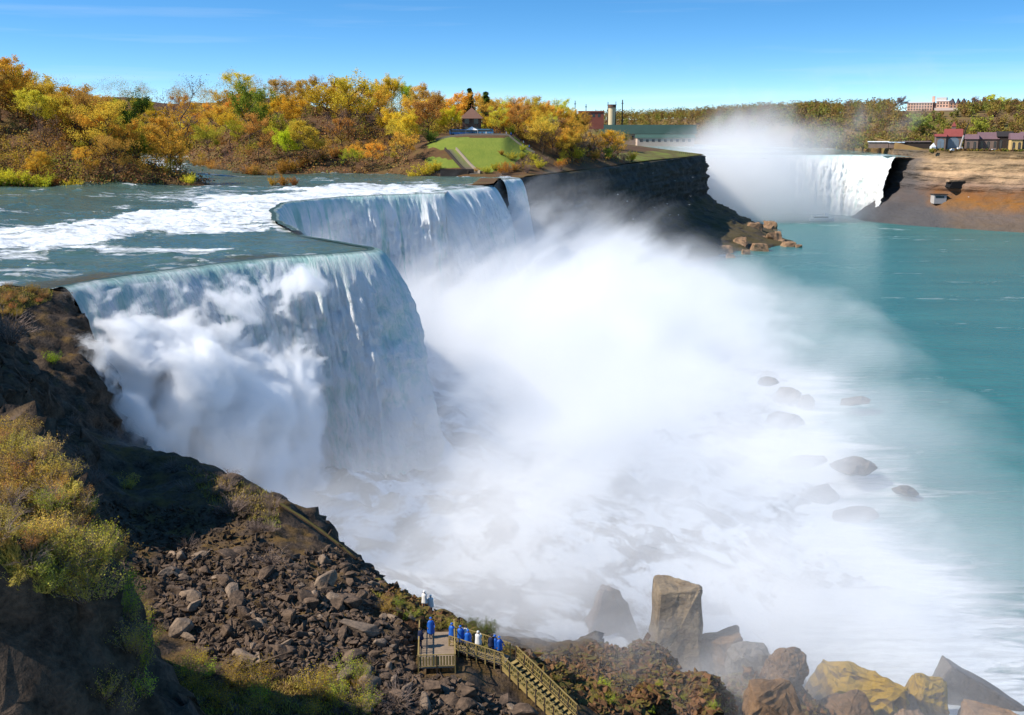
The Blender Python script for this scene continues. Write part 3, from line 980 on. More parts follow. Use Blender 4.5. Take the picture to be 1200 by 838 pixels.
# ------------------------------------------------------------------ trees
def grow_tree(seed, H=20.0, spread=0.42, leaves=2600, leaf=0.55, bare=0.25, levels=3, first=0.28):
    """trunk with limbs, and a crown of leaf-sized faces hung about the twigs"""
    r = random.Random(seed)
    mb = MB()
    tips = []

    def limb(p, d, L, rad, lev):
        pts, rr = [p], [rad]
        n = 4 if lev < 2 else 3
        q = Vector(p)
        dd = Vector(d)
        for i in range(n):
            dd = (dd + Vector((r.uniform(-.22, .22), r.uniform(-.22, .22), r.uniform(-.05, .16)))).normalized()
            q = q + dd * (L / n)
            pts.append(q.copy())
            rr.append(rad * (1 - 0.75 * (i + 1) / n))
        mb.tube(pts, rr, 5 if lev < 2 else 3)
        if lev >= levels:
            for t in (0.4, 0.7, 1.0):
                k = min(n, max(1, int(round(t * n))))
                tips.append((pts[k], L * 0.5))
            return
        m = r.randint(4, 6) if lev == 1 else r.randint(3, 4)
        for j in range(m):
            t = r.uniform(0.35, 1.0)
            k = min(n - 1, int(t * n))
            p2 = pts[k].lerp(pts[k + 1], t * n - k)
            a = r.uniform(0, 2 * math.pi)
            side = Vector((math.cos(a), math.sin(a), r.uniform(0.0, 0.8)))
            d2 = (dd * 0.55 + side * 0.75).normalized()
            limb(p2, d2, L * r.uniform(0.42, 0.62), max(0.02, rad * 0.42), lev + 1)

    # trunk
    th = H * 0.62
    pts = [Vector((0, 0, -0.6))]
    q = Vector((0, 0, 0))
    rr = [H * 0.015]
    for i in range(7):
        q = q + Vector((r.uniform(-.02, .02) * H, r.uniform(-.02, .02) * H, th / 7))
        pts.append(q.copy())
        rr.append(H * 0.012 * (1 - 0.75 * (i + 1) / 7))
    mb.tube(pts, rr, 6)
    for j in range(r.randint(8, 10)):
        t = r.uniform(first / 0.62, 1.0)
        k = min(6, int(t * 7))
        p = pts[k + 1]
        a = j * 2.4 + r.uniform(-.4, .4)
        el = r.uniform(0.25, 1.1) * (0.6 + 0.6 * t)
        d = Vector((math.cos(a), math.sin(a), el)).normalized()
        limb(p, d, H * spread * r.uniform(0.7, 1.1) * (1.15 - 0.45 * t), H * 0.008, 1)
    tr = mb
    tips = [t for t in tips if t[0].z > H * 0.12]
    keep = [t for t in tips if r.random() > bare]
    V, F = [], []
    for i in range(leaves):
        p, s = r.choice(keep)
        c = p + Vector((r.gauss(0, 1), r.gauss(0, 1), r.gauss(0, 0.8))) * (0.30 * s + 0.25)
        z = leaf * r.uniform(0.5, 1.25)
        n = Vector((r.gauss(0, 1), r.gauss(0, 1), r.gauss(0, 1) + 0.4)).normalized()
        a = n.orthogonal().normalized()
        b = n.cross(a)
        an = r.uniform(0, 6.3)
        a, b = a * math.cos(an) + b * math.sin(an), b * math.cos(an) - a * math.sin(an)
        k = len(V)
        V += [c - a * z * .5, c - b * z * .32, c + a * z * .5, c + b * z * .32]
        F.append((k, k + 1, k + 2, k + 3))
    return tr, V, F


TOP = {}


def leafmesh(name, V, F):
    me = bpy.data.meshes.new(name)
    me.from_pydata(V, [], F)
    me.materials.append(LEAF)
    TOP[me.name] = sorted(v[2] for v in V)[-max(1, len(V) // 200)] if V else 1.0
    return me


TREES = {}
def tree_kind(key, **kw):
    lst = []
    for s in range(kw.pop('n', 3)):
        mb, V, F = grow_tree(hash(key) % 0 if False else sum(map(ord, key)) * 31 + s, **kw)
        o = mb.build('trunk', kw.get('bark', BARK), None, smooth=True)
        me = o.data
        bpy.data.objects.remove(o)
        lst.append((me, leafmesh('crown', V, F)))
    TREES[key] = lst


tree_kind('round', n=4, H=20, spread=0.44, leaves=9000, leaf=0.46, bare=0.03, first=0.12)
tree_kind('open', n=5, H=20, spread=0.44, leaves=6500, leaf=0.42, bare=0.12, first=0.12)
tree_kind('bare', n=3, H=20, spread=0.46, leaves=1700, leaf=0.3, bare=0.3, first=0.16)
tree_kind('far', n=3, H=18, spread=0.44, leaves=1300, leaf=1.1, bare=0.05, levels=2, first=0.1)


def conifer(seed, H=18):
    r = random.Random(seed)
    mb = MB().tube([(0, 0, -0.5), (0, 0, H * .5), (0, 0, H)], [0.28, 0.16, 0.03], 6)
    V, F = [], []
    z = H * 0.12
    while z < H * 0.99:
        R_ = (1 - z / H) ** 0.8 * H * 0.23 + 0.2
        for j in range(11):
            a = r.uniform(0, 6.3)
            e = Vector((math.cos(a), math.sin(a), -0.18)) * (R_ * r.uniform(.7, 1.1)) + Vector((0, 0, z))
            mb.tube([(0, 0, z), e], [0.04, 0.01], 3)
            for k in range(16):
                t = r.uniform(0.2, 1.0)
                c = Vector((0, 0, z)).lerp(e, t) + Vector((r.gauss(0, .25), r.gauss(0, .25), r.gauss(0, .18)))
                a1 = Vector((math.cos(a), math.sin(a), -.3)) * r.uniform(.3, .6)
                b1 = Vector((-math.sin(a), math.cos(a), r.uniform(-.4, .4))) * r.uniform(.15, .3)
                q = len(V)
                V += [c - a1, c - b1, c + a1, c + b1]
                F.append((q, q + 1, q + 2, q + 3))
        z += H * 0.035
    o = mb.build('trunk', BARK, None, True)
    me = o.data
    bpy.data.objects.remove(o)
    return me, leafmesh('crown', V, F)


TREES['conifer'] = [conifer(5), conifer(6)]


def put_tree(kind, loc, h, color, label, group=None, name='tree', wide=1.0, var=None):
    tm, cm = random.choice(TREES[kind]) if var is None else TREES[kind][var]
    H0 = TOP[cm.name]
    t = thing(name, label, 'tree', loc, random.uniform(0, 6.28), group, (h / H0 * wide, h / H0 * wide, h / H0))
    a = link(bpy.data.objects.new('trunk', tm), t)
    b = link(bpy.data.objects.new('crown', cm), t)
    b.color = (*color, 1)
    return t


ORANGE, RUST, OLIVE = (0.62, 0.38, 0.05), (0.46, 0.25, 0.055), (0.54, 0.44, 0.05)
YELLOW, LIME, GREEN, TWIG = (0.66, 0.46, 0.04), (0.48, 0.50, 0.04), (0.12, 0.19, 0.025), (0.26, 0.15, 0.11)
PAL = [(ORANGE, 'orange budding'), (RUST, 'rust brown'), (OLIVE, 'olive yellow'), (YELLOW, 'golden yellow'), (LIME, 'yellow green'), (TWIG, 'bare pinkish brown')]


def jit(c, s=0.18):
    k = random.uniform(1 - s, 1 + s)
    return tuple(min(0.9, max(0.005, a * k * random.uniform(1 - s * .6, 1 + s * .6))) for a in c)


def iz(x, y):
    return float(island_z(np.array([[float(x)]]), np.array([[float(y)]]))[0, 0])


PAV = Y(553, 160, 548)
PAV_KEEP = 11
placed = []
# marked trees first
def special(u, y, vtop, kind, col, label, wide=1.0, name='tree', var=None):
    x = (u - 600) / FPX * y * 1.0
    z = iz(x, y)
    top = Y(u, vtop, y)[2]
    placed.append((x, y))
    return put_tree(kind, (x, y, z), max(3, top - z), col, label, None, name, wide, var)


special(219, 560, 88, 'bare', (0.18, 0.12, 0.11), 'tall bare grey tree standing above the wood on the skyline', 1.0)
special(163, 470, 106, 'round', (0.07, 0.11, 0.018), 'dark green leafy tree among the orange trees of the left wood', 0.75)
special(166, 430, 152, 'round', (0.22, 0.25, 0.025), 'small olive green tree below the dark green tree', 0.8)
special(340, 525, 148, 'round', (0.50, 0.56, 0.03), 'bright lime green tree on the river bank behind the bush islet', 1.0)
special(298, 560, 96, 'round', (0.20, 0.24, 0.03), 'rounded green tree rising above the skyline of the middle wood', 0.8)
special(412, 570, 84, 'open', (0.55, 0.42, 0.04), 'tallest golden tree on the skyline right of the middle', 1.0)
special(388, 575, 90, 'open', (0.50, 0.33, 0.03), 'golden tree just left of the tallest golden tree', 1.0)
special(552, 590, 104, 'conifer', (0.035, 0.06, 0.015), 'dark evergreen tree behind the pavilion roof', 1.1, 'conifer_tree')
special(570, 585, 108, 'conifer', (0.08, 0.13, 0.02), 'mid green evergreen tree just right of the dark evergreen', 1.3, 'conifer_tree')
special(531, 536, 124, 'round', (0.58, 0.48, 0.03), 'yellow tree left of the pavilion above the lawn', 0.85)
special(576, 540, 134, 'round', (0.56, 0.40, 0.03), 'yellow tree right of the pavilion above the lawn', 0.8)
special(590, 545, 130, 'round', (0.50, 0.28, 0.03), 'amber tree at the back edge of the lawn terrace', 0.9)
special(648, 540, 136, 'bare', (0.25, 0.15, 0.12), 'bare tree with dark upright trunk at the right end of the lawn', 0.8)

cnt = 0
tries = 0
cands = []
while tries < 60000 and len(cands) < 284:
    tries += 1
    y = 376 + 330 * random.random()
    x = random.uniform(-300, 75)
    if tries % 4 == 1:
        y = random.uniform(640, 800)
        x = (random.uniform(60, 230) - 600) / FPX * y
    if tries % 6 == 2:
        y = random.uniform(420, 540)
        x = (random.uniform(-30, 150) - 600) / FPX * y
    if tries % 7 == 0:
        y = random.uniform(530, 660)
        x = float(cliff_x(y)) - random.uniform(6, 60)
    u = 600 + FPX * x / (y * 1.0)
    if not -45 < u < 742:
        continue
    z = iz(x, y)
    if z < 0.75:
        continue
    d, d1, d2 = [float(a[0, 0]) for a in island_d(np.array([[x]]), np.array([[y]]))]
    if d < 5 or (y < 474 and x > -60):
        continue
    dcx = float(cliff_x(y)) - x
    if y > 655 and (dcx < 26 or u > 705):
        continue
    if dcx < 6:
        continue
    pu, pv = proj(np.array([x, y, z]))
    if 492 < pu < 660 and y < 533:
        continue                                        # lawn, stairs, lower path
    if 400 < pu < 560 and y < 497:
        continue
    if abs(pu - 553) < 26 and 528 < y < 566:
        continue                                        # pavilion and forecourt
    if y > 530 and 505 < pu < 640 and y < 545 and random.random() < .5:
        continue
    sep = 4.6 if y < 470 else 5.4
    if any((x - a) ** 2 + (y - b) ** 2 < sep * sep for a, b in placed):
        continue
    placed.append((x, y))
    cands.append((x, y, z, pu, d))
for (x, y, z, pu, d) in cands:
    r_ = random.random()
    if pu < 250:
        w = [.24, .14, .30, .13, .07, .12]
    elif pu < 480:
        w = [.34, .12, .18, .22, .05, .09]
    else:
        w = [.42, .16, .12, .10, .02, .18]
    i = int(np.searchsorted(np.cumsum(w), r_))
    i = min(i, 5)
    col, nm = PAL[i]
    kind = 'bare' if i == 5 else ('open' if random.random() < .45 else 'round')
    zone = ('at the far left', 'left of the dark green tree', 'before the bare grey tree', 'right of the bare grey tree',
            'around the lime green tree', 'around the tallest golden tree', 'left of the pavilion', 'right of the pavilion', 'above the dark cliff')[
        int(np.searchsorted([45, 150, 210, 290, 365, 440, 548, 625], pu))]
    row = 'at the water edge' if d < 16 and pu < 480 else ('on the skyline' if y > 590 else ('in the middle rows' if y > 480 else 'in the front rows'))
    h = random.uniform(15, 24) * (0.75 if d < 14 else 1.0) * (0.92 if pu > 470 else 1.0)
    if pu > 590:
        h *= 0.9 if pu < 640 else 0.82
    put_tree(kind, (x, y, z), h, jit(col), '%s%s tree %s, %s' % (('tall ' if h > 19 else 'small ' if h < 15 else ''), nm, row, zone), '%s trees %s, %s' % (nm, row, zone))


# ------------------------------------------------------------------ shrubs
def grow_shrub(seed, H=1.8, W_=1.6, stems=26, leaves=1500, leaf=0.10, thick=0.014, lean=(0, 0), droop=0.0):
    r = random.Random(seed)
    mb = MB()
    tips = []
    for i in range(stems):
        a = r.uniform(0, 6.28)
        rad = W_ * math.sqrt(r.random())
        L = H * r.uniform(0.55, 1.05)
        d = Vector((math.cos(a) * rad + lean[0], math.sin(a) * rad + lean[1], H)).normalized()
        q = Vector((math.cos(a) * 0.15 * rad, math.sin(a) * .15 * rad, -0.15))
        pts, rr = [q.copy()], [thick]
        n = 6
        for k in range(n):
            d = (d + Vector((r.uniform(-.2, .2), r.uniform(-.2, .2), r.uniform(-.1, .1) - droop * k / n))).normalized()
            q = q + d * (L / n)
            pts.append(q.copy())
            rr.append(thick * (1 - 0.7 * (k + 1) / n))
        mb.tube(pts, rr, 3)
        for k in range(2, n + 1):
            tips.append(pts[k])
            for _ in range(2):
                dd = (d + Vector((r.uniform(-.9, .9), r.uniform(-.9, .9), r.uniform(-.3, .6)))).normalized()
                e = pts[k] + dd * (L * r.uniform(.12, .28))
                mb.tube([pts[k], pts[k].lerp(e, .5) + Vector((r.uniform(-.03, .03),) * 3), e], [thick * .45, thick * .32, thick * .15], 3)
                tips.append(e)
                tips.append(pts[k].lerp(e, .6))
    V, F = [], []
    for i in range(leaves):
        c = r.choice(tips) + Vector((r.gauss(0, 1), r.gauss(0, 1), r.gauss(0, 1))) * (0.05 * H)
        z = leaf * r.uniform(.6, 1.3)
        n = Vector((r.gauss(0, 1), r.gauss(0, 1), r.gauss(0, 1) + .5)).normalized()
        a = n.orthogonal().normalized()
        b = n.cross(a)
        an = r.uniform(0, 6.3)
        a, b = a * math.cos(an) + b * math.sin(an), b * math.cos(an) - a * math.sin(an)
        k = len(V)
        V += [c - a * z * .5, c - b * z * .28, c + a * z * .5, c + b * z * .28]
        F.append((k, k + 1, k + 2, k + 3))
    return mb, V, F


SHRUBS = {}
def shrub_kind(key, n=3, bark=BARK, **kw):
    SHRUBS[key] = []
    for s in range(n):
        mb, V, F = grow_shrub(sum(map(ord, key)) * 17 + s, **kw)
        o = mb.build('stems', bark, None, True)
        me = o.data
        bpy.data.objects.remove(o)
        SHRUBS[key].append((me, leafmesh('foliage', V, F) if F else None))


shrub_kind('leafy', n=4, H=1.8, W_=1.5, stems=34, leaves=1700, leaf=0.10, bark=PALEBARK)
shrub_kind('wispy', n=3, H=1.9, W_=1.3, stems=30, leaves=1000, leaf=0.085, lean=(0.35, 0), bark=PALEBARK)
shrub_kind('bare', n=3, H=1.8, W_=1.9, stems=46, leaves=0, thick=0.020, droop=0.25, bark=PALEBARK)
shrub_kind('bank', n=4, H=4.5, W_=3.6, stems=22, leaves=1700, leaf=0.34, thick=0.05)
shrub_kind('scrub', n=3, H=5.0, W_=2.8, stems=40, leaves=500, leaf=0.30, thick=0.05, bark=PALEBARK)


def put_shrub(kind, loc, s, color, label, group=None, name='shrub', rz=None, sq=1.0):
    sm, fm = random.choice(SHRUBS[kind])
    t = thing(name, label, 'shrub', loc, random.uniform(0, 6.28) if rz is None else rz, group, (s, s, s * sq))
    link(bpy.data.objects.new('stems', sm), t)
    if fm:
        b = link(bpy.data.objects.new('foliage', fm), t)
        b.color = (*color, 1)
    return t


# island bank shrubs along the river
for i in range(58):
    u = -10 + 256 * (i + random.random()) / 58
    x, y = None, None
    y0 = 376 + random.uniform(0, 6) + (9 if u > 190 else 0) + (14 if u > 225 else 0)
    x = (u - 600) / FPX * y0
    z = iz(x, y0 + 1.5)
    if z < 0.02:
        continue
    yel = random.random() < (.8 if u < 180 else .2)
    put_shrub('bank', (x, y0 + 1.5, z), random.uniform(.9, 1.4) * (0.72 if u > 190 else 1), jit((0.58, 0.50, 0.04) if yel else (0.34, 0.12, 0.03)),
              ('yellow green' if yel else 'rusty red') + ' shrub at the water edge of the left wood', ('yellow green' if yel else 'rusty red') + ' shrubs along the left bank')
for i in range(20):
    u = 222 + 180 * (i + random.random()) / 20
    p = W(u, np.interp(u, [222, 268, 311, 360, 402], [199, 205, 206, 203, 202]), 1.0)
    z = iz(p[0], p[1] + 5)
    k = random.random()
    put_shrub('bank' if k < .6 else 'scrub', (p[0], p[1] + 5, max(z, .2)), random.uniform(.7, 1.5), jit(RUST if k < .5 else (0.36, 0.2, 0.03)),
              'brown shrub along the river edge of the middle wood', 'brown shrubs along the middle bank')
p = W(333, 220, 0.4)
t = thing('islet_rock', 'low dark rock islet carrying the small bushes in the upper river', 'islet', p)
mb = MB()
def hull(npts, sx, sy, sz, seed):
    r = random.Random(seed)
    bm = bmesh.new()
    for _ in range(npts):
        v = Vector((r.gauss(0, 1), r.gauss(0, 1), r.gauss(0, 1))).normalized() * r.uniform(.82, 1.0)
        bm.verts.new((v.x * sx, v.y * sy, v.z * sz))
    res = bmesh.ops.convex_hull(bm, input=bm.verts)
    bmesh.ops.delete(bm, geom=[g for g in res['geom_interior'] if isinstance(g, bmesh.types.BMVert)], context='VERTS')
    return bm
bmh = hull(30, 7.5, 4, 1.2, 3)
me = bpy.data.meshes.new('rock')
bmh.to_mesh(me)
bmh.free()
me.materials.append(TALUSMAT)
link(bpy.data.objects.new('rock', me), t)
for k, (dx, s, col) in enumerate(((-4, .8, (0.45, 0.26, 0.03)), (0, 1.0, (0.42, 0.2, 0.03)), (4, .75, (0.33, 0.13, 0.03)))):
    put_shrub('bank', (p[0] + dx, p[1], 0.8), s, col, ('golden bush on the left end of the rock islet', 'amber bush on top of the rock islet', 'rust bush on the right end of the rock islet')[k])
# rounded yellow bushes and scrub about the lower path and on the cliff brow
for k, (u, s, lab) in enumerate(((487, 1.25, 'leftmost rounded yellow bush beside the lower path'), (500, 1.5, 'large rounded yellow bush in the middle beside the lower path'), (512, 1.2, 'rounded yellow bush nearest the stone stairs'))):
    x = (u - 600) / FPX * 490
    put_shrub('bank', (x, 490, iz(x, 490)), s, (0.58, 0.45, 0.04), lab)
x = (507 - 600) / FPX * 524
put_shrub('bank', (x, 524, iz(x, 524)), 1.3, (0.10, 0.17, 0.02), 'dark green bush at the top left of the lawn')
for k, (u, y, sc) in enumerate(((560, 486, .5), (570, 484, .7), (580, 488, .8), (592, 490, .7), (600, 500, .9), (611, 505, .8), (603, 487, .9), (618, 492, 1.0), (625, 510, .9), (588, 502, .55), (632, 500, 1.1), (612, 518, .7))):
    x = (u - 600) / FPX * y
    put_shrub('bank', (x, y, iz(x, y)), sc, jit((0.46, 0.38, 0.04) if k % 3 else (0.46, 0.24, 0.04)), 'yellow bush spreading over the lower right of the lawn' if k % 3 else 'amber bush spreading over the lower right of the lawn', ('yellow' if k % 3 else 'amber') + ' bushes on the lawn')
n = 0
k = 0
while n < 34 and k < 4000:
    k += 1
    y = random.uniform(474, 660)
    dcx = random.uniform(1.0, 34)
    x = float(cliff_x(y)) - dcx
    z = iz(x, y)
    u, v = proj(np.array([x, y, z]))
    if u < 565 or u > 742 or v > 212 or (u < 625 and y < 533 and v < 183):
        continue
    if u < 600 and inpoly(np.array([u]), np.array([v]), LAWN_PX)[0]:
        continue
    n += 1
    q = random.random()
    kind, col, nm = (('scrub', (0.24, 0.13, 0.09), 'bare brown') if q < .5 else ('bank', (0.38, 0.2, 0.03), 'amber') if q < .8 else ('bank', (0.38, 0.36, 0.03), 'yellow green'))
    put_shrub(kind, (x, y, z), random.uniform(.6, 1.2) * (1.35 if u > 660 else 1.0), jit(col), nm + ' scrub bush on the brow of the island cliff', nm + ' scrub on the cliff brow')

# ------------------------------------------------------------------ far woods
def wood(name, pts, hs_, cols, seed, nl=220):
    """a distant wood that reads as one mass: leaf clumps for every crown, one object per colour is not needed"""
    r = random.Random(seed)
    V, F, K = [], [], []
    for (x, y, z), h in zip(pts, hs_):
        tone = r.random()
        for i in range(nl):
            a = Vector((r.gauss(0, 1), r.gauss(0, 1), r.gauss(0, 1))).normalized() * (r.random() ** .4)
            c = Vector((x, y, z + h * .42)) + Vector((a.x * h * .34, a.y * h * .34, a.z * h * .46))
            s = r.uniform(.5, 1.3) * 1.7
            n = Vector((r.gauss(0, 1), r.gauss(0, 1), r.gauss(0, 1))).normalized()
            p = n.orthogonal().normalized()
            q = n.cross(p)
            b = len(V)
            V += [c - p * s * .5, c - q * s * .4, c + p * s * .5, c + q * s * .4]
            F.append((b, b + 1, b + 2, b + 3))
            K += [tone] * 4
    M = Mat(name + '_foliage')
    tone = M.attr('tone')
    col = M.ramp(tone, cols)
    d = M.n('BsdfDiffuse', {'Color': col})
    t = M.n('BsdfTranslucent', {'Color': col})
    mx = M.n('MixShader', {0: .3, 1: d.outputs[0], 2: t.outputs[0]})
    M.nt.links.new(mx.outputs[0], M.nt.nodes['Material Output'].inputs['Surface'])
    return mesh_np(name, np.array([tuple(v) for v in V]), np.array(F), M.m, smooth=False, attrs={'tone': K})


FCOL = [(0.0, (0.16, 0.10, 0.06)), (0.25, (0.24, 0.14, 0.05)), (0.5, (0.30, 0.20, 0.05)), (0.75, (0.28, 0.25, 0.05)), (1.0, (0.16, 0.19, 0.04))]
pts, hh = [], []
for i in range(2000):
    u = random.uniform(690, 960)
    y = 1150 + 650 * random.random()
    x = (u - 600) / FPX * y
    if y < np.interp(x, fx, base_y) + 14:
        continue
    pts.append((x, y, float(far_z(np.array(x), np.array(y)))))
    hh.append(random.uniform(9, 21))
tag(wood('woodland', pts, hh, FCOL, 4, 70), 'band of brown and yellow spring woodland on the far shore behind the mist', 'woodland', kind='stuff')
pts, hh = [], []
for i in range(1700):
    u = random.uniform(925, 1225)
    y = random.uniform(1010, 1420)
    x = (u - 600) / FPX * y
    z = float(far_z(np.array(x), np.array(y)))
    pu, pv = proj(np.array([x, y, z]))
    if 1046 < pu < 1122 and pv < 136:
        continue
    if 1105 < pu < 1190 and 137 < pv < 145:
        continue
    pts.append((x, y, z))
    hh.append(random.uniform(7, 19) * (0.75 if pu > 1060 else 1))
for i in range(330):
    xx = random.uniform(352, 500)
    yy = float(np.interp(xx, CAN[:, 0][3:], CAN[:, 1][3:])) + random.uniform(1, 14)
    pts.append((xx, yy, 3.2))
    hh.append(random.uniform(1.2, 3.4))
tag(wood('woodland', pts, hh, FCOL, 9, 80), 'wooded hillside of olive and brown trees above the far right bank', 'woodland', kind='stuff')
for k, (u, y, vt, w_, col, lab) in enumerate([
        (1150, 1262, 110, 1.5, (0.50, 0.50, 0.04), 'bright yellow green tree on the hilltop right of the long brick building'),
        (1163, 1270, 113, 1.2, (0.44, 0.44, 0.04), 'smaller yellow green tree touching the right side of the bright hilltop tree'),
        (1128, 1265, 113, 1.0, (0.24, 0.14, 0.10), 'brown bare tree between the brick building and the bright hilltop tree'),
        (1140, 1280, 112, 0.9, (0.26, 0.15, 0.09), 'brown bare tree just left of the bright hilltop tree'),
        (1174, 1265, 116, 1.1, (0.34, 0.18, 0.06), 'rusty orange tree right of the bright hilltop trees'),
        (1186, 1265, 114, 0.7, (0.2, 0.14, 0.13), 'thin grey bare tree near the right end of the hilltop'),
        (1194, 1265, 115, 0.8, (0.22, 0.16, 0.14), 'thin grey bare tree at the very right end of the hilltop'),
        (1043, 1230, 113, 1.0, (0.2, 0.14, 0.12), 'grey bare tree at the left end of the brick building'),
        (1202, 1000, 147, 1.3, (0.52, 0.48, 0.04), 'yellow tree above the dark roofs at the right edge'),
        (1068, 1080, 132, 1.3, (0.26, 0.30, 0.05), 'green tree below the brick building on the wooded slope'),
        (1136, 1050, 136, 1.2, (0.32, 0.32, 0.05), 'olive yellow tree on the slope behind the dark roofs')]):
    x = (u - 600) / FPX * y
    z = float(far_z(np.array(x), np.array(y)))
    put_tree('far', (x, y, z), max(5, Y(u, vt, y)[2] - z), col, lab, None, 'tree', w_)

# the rest of the wood beyond the trees built one by one
V, F, K = [], [], []
r = random.Random(78)
nn = 0
while nn < 640:
    y = 384 + 420 * r.random() ** 1.3
    x = (r.uniform(-50, 740) - 600) / FPX * y
    if nn % 6 == 0:
        y = r.uniform(760, 1000)
        x = (r.uniform(-50, 270) - 600) / FPX * y
    if nn % 9 == 1:
        y = r.uniform(700, 800)
        x = (r.uniform(90, 260) - 600) / FPX * y
    if y < 478 and x > -60:
        continue
    z = iz(x, y)
    dcx = float(cliff_x(y)) - x
    if z < 1.6 or dcx < 7 or (y > 655 and dcx < 30):
        continue
    pu, pv = proj(np.array([x, y, z]))
    if (480 < pu < 650 and y < 533) or (400 < pu < 560 and y < 497) or (abs(pu - 553) < 30 and y < 572):
        continue
    if 150 < pu < 222 and float(island_d(np.array([[x]]), np.array([[y]]))[0][0, 0]) < 10:
        continue
    nn += 1
    h = (r.uniform(6, 15) if y < 700 else r.uniform(13, 20)) * (0.75 if pu > 560 else 1)
    tone = min(1, max(0, r.gauss(.5 + (.12 if pu > 250 else 0), .27)))
    for sub in range(5):
        c0 = Vector((x + r.gauss(0, h * .17), y + r.gauss(0, h * .17), z + h * r.uniform(.25, .85)))
        for k in range(75):
            c = c0 + Vector((r.gauss(0, 1), r.gauss(0, 1), r.gauss(0, .9))) * (h * .11)
            s_ = r.uniform(.25, .62)
            n_ = Vector((r.gauss(0, 1), r.gauss(0, 1), r.gauss(0, 1) + .3)).normalized()
            a = n_.orthogonal().normalized()
            b = n_.cross(a)
            q = len(V)
            V += [c - a * s_ * .5, c - b * s_ * .35, c + a * s_ * .5, c + b * s_ * .35]
            F.append((q, q + 1, q + 2, q + 3))
            K += [min(1, max(0, tone + r.gauss(0, .06)))] * 4
Mw2 = Mat('wood_leaf')
col = Mw2.ramp(Mw2.attr('tone'), [(0.0, (0.22, 0.11, 0.06)), (0.3, (0.44, 0.21, 0.045)), (0.6, (0.50, 0.32, 0.045)), (0.85, (0.46, 0.40, 0.045)), (1.0, (0.28, 0.31, 0.04))])
d_ = Mw2.n('BsdfDiffuse', {'Color': col})
t_ = Mw2.n('BsdfTranslucent', {'Color': col})
mx_ = Mw2.n('MixShader', {0: .35, 1: d_.outputs[0], 2: t_.outputs[0]})
Mw2.nt.links.new(mx_.outputs[0], Mw2.nt.nodes['Material Output'].inputs['Surface'])
tag(mesh_np('woodland', np.array([tuple(v) for v in V]), np.array(F), Mw2.m, smooth=False, attrs={'tone': K}), 'dense orange and golden understorey filling the island wood', 'woodland', kind='stuff')

# forest floor: brush nobody could count
V, F, K = [], [], []
r = random.Random(77)
for i in range(15000):
    y = 378 + 400 * r.random() ** 1.6
    x = r.uniform(-52, 735) / 1.0
    x = (x - 600) / FPX * y
    u = 600 + FPX * x / y
    if not -50 < u < 735 or (y < 474 and x > -60):
        continue
    z = iz(x, y)
    if z < 0.8 or float(cliff_x(y)) - x < 3 or (y > 640 and float(cliff_x(y)) - x < 40):
        continue
    pu, pv = proj(np.array([x, y, z]))
    if 480 < pu < 660 and y < 566:
        continue
    tone = r.random()
    for k in range(9):
        c = Vector((x + r.gauss(0, 1.2), y + r.gauss(0, 1.2), z + abs(r.gauss(0.2, 1.9))))
        s_ = r.uniform(.4, 1.1)
        n_ = Vector((r.gauss(0, 1), r.gauss(0, 1), r.gauss(0, 1) + .3)).normalized()
        a = n_.orthogonal().normalized()
        b = n_.cross(a)
        q = len(V)
        V += [c - a * s_ * .5, c - b * s_ * .4, c + a * s_ * .5, c + b * s_ * .4]
        F.append((q, q + 1, q + 2, q + 3))
        K += [tone] * 4
Mu = Mat('undergrowth_leaf')
col = Mu.ramp(Mu.attr('tone'), [(0.0, (0.20, 0.08, 0.03)), (0.4, (0.30, 0.13, 0.03)), (0.7, (0.24, 0.17, 0.03)), (1.0, (0.16, 0.16, 0.03))])
Mu.color(col)
tag(mesh_np('undergrowth', np.array([tuple(v) for v in V]), np.array(F), Mu.m, smooth=False, attrs={'tone': K}), 'brown and olive undergrowth covering the floor of the island wood', 'undergrowth', kind='stuff')

# ------------------------------------------------------------------ rocks
DARKROCK = rockmat('dark_stone', (0.014, 0.010, 0.008), (0.18, 0.12, 0.08), scale=0.9, objspace=True, mossamt=0.2)
PALEROCK = rockmat('pale_stone', (0.07, 0.052, 0.04), (0.33, 0.235, 0.16), scale=0.9, objspace=True)
MOSSROCK = rockmat('mossy_stone', (0.07, 0.045, 0.02), (0.24, 0.15, 0.05), moss=(0.46, 0.28, 0.03), scale=0.45, objspace=True, mossamt=0.62)
BROWNROCK = rockmat('brown_stone', (0.06, 0.035, 0.018), (0.24, 0.14, 0.07), scale=0.5, objspace=True)
TIPROCK = rockmat('orange_brown_stone', (0.10, 0.06, 0.035), (0.38, 0.24, 0.14), scale=0.4, objspace=True)
TALLROCK = rockmat('layered_brown_stone', (0.10, 0.07, 0.045), (0.44, 0.33, 0.20), scale=0.5, bands=0.5, objspace=True)
GREYROCK = rockmat('wet_grey_stone', (0.06, 0.052, 0.045), (0.20, 0.165, 0.135), scale=0.35, objspace=True, rough=0.6, spec=0.5)


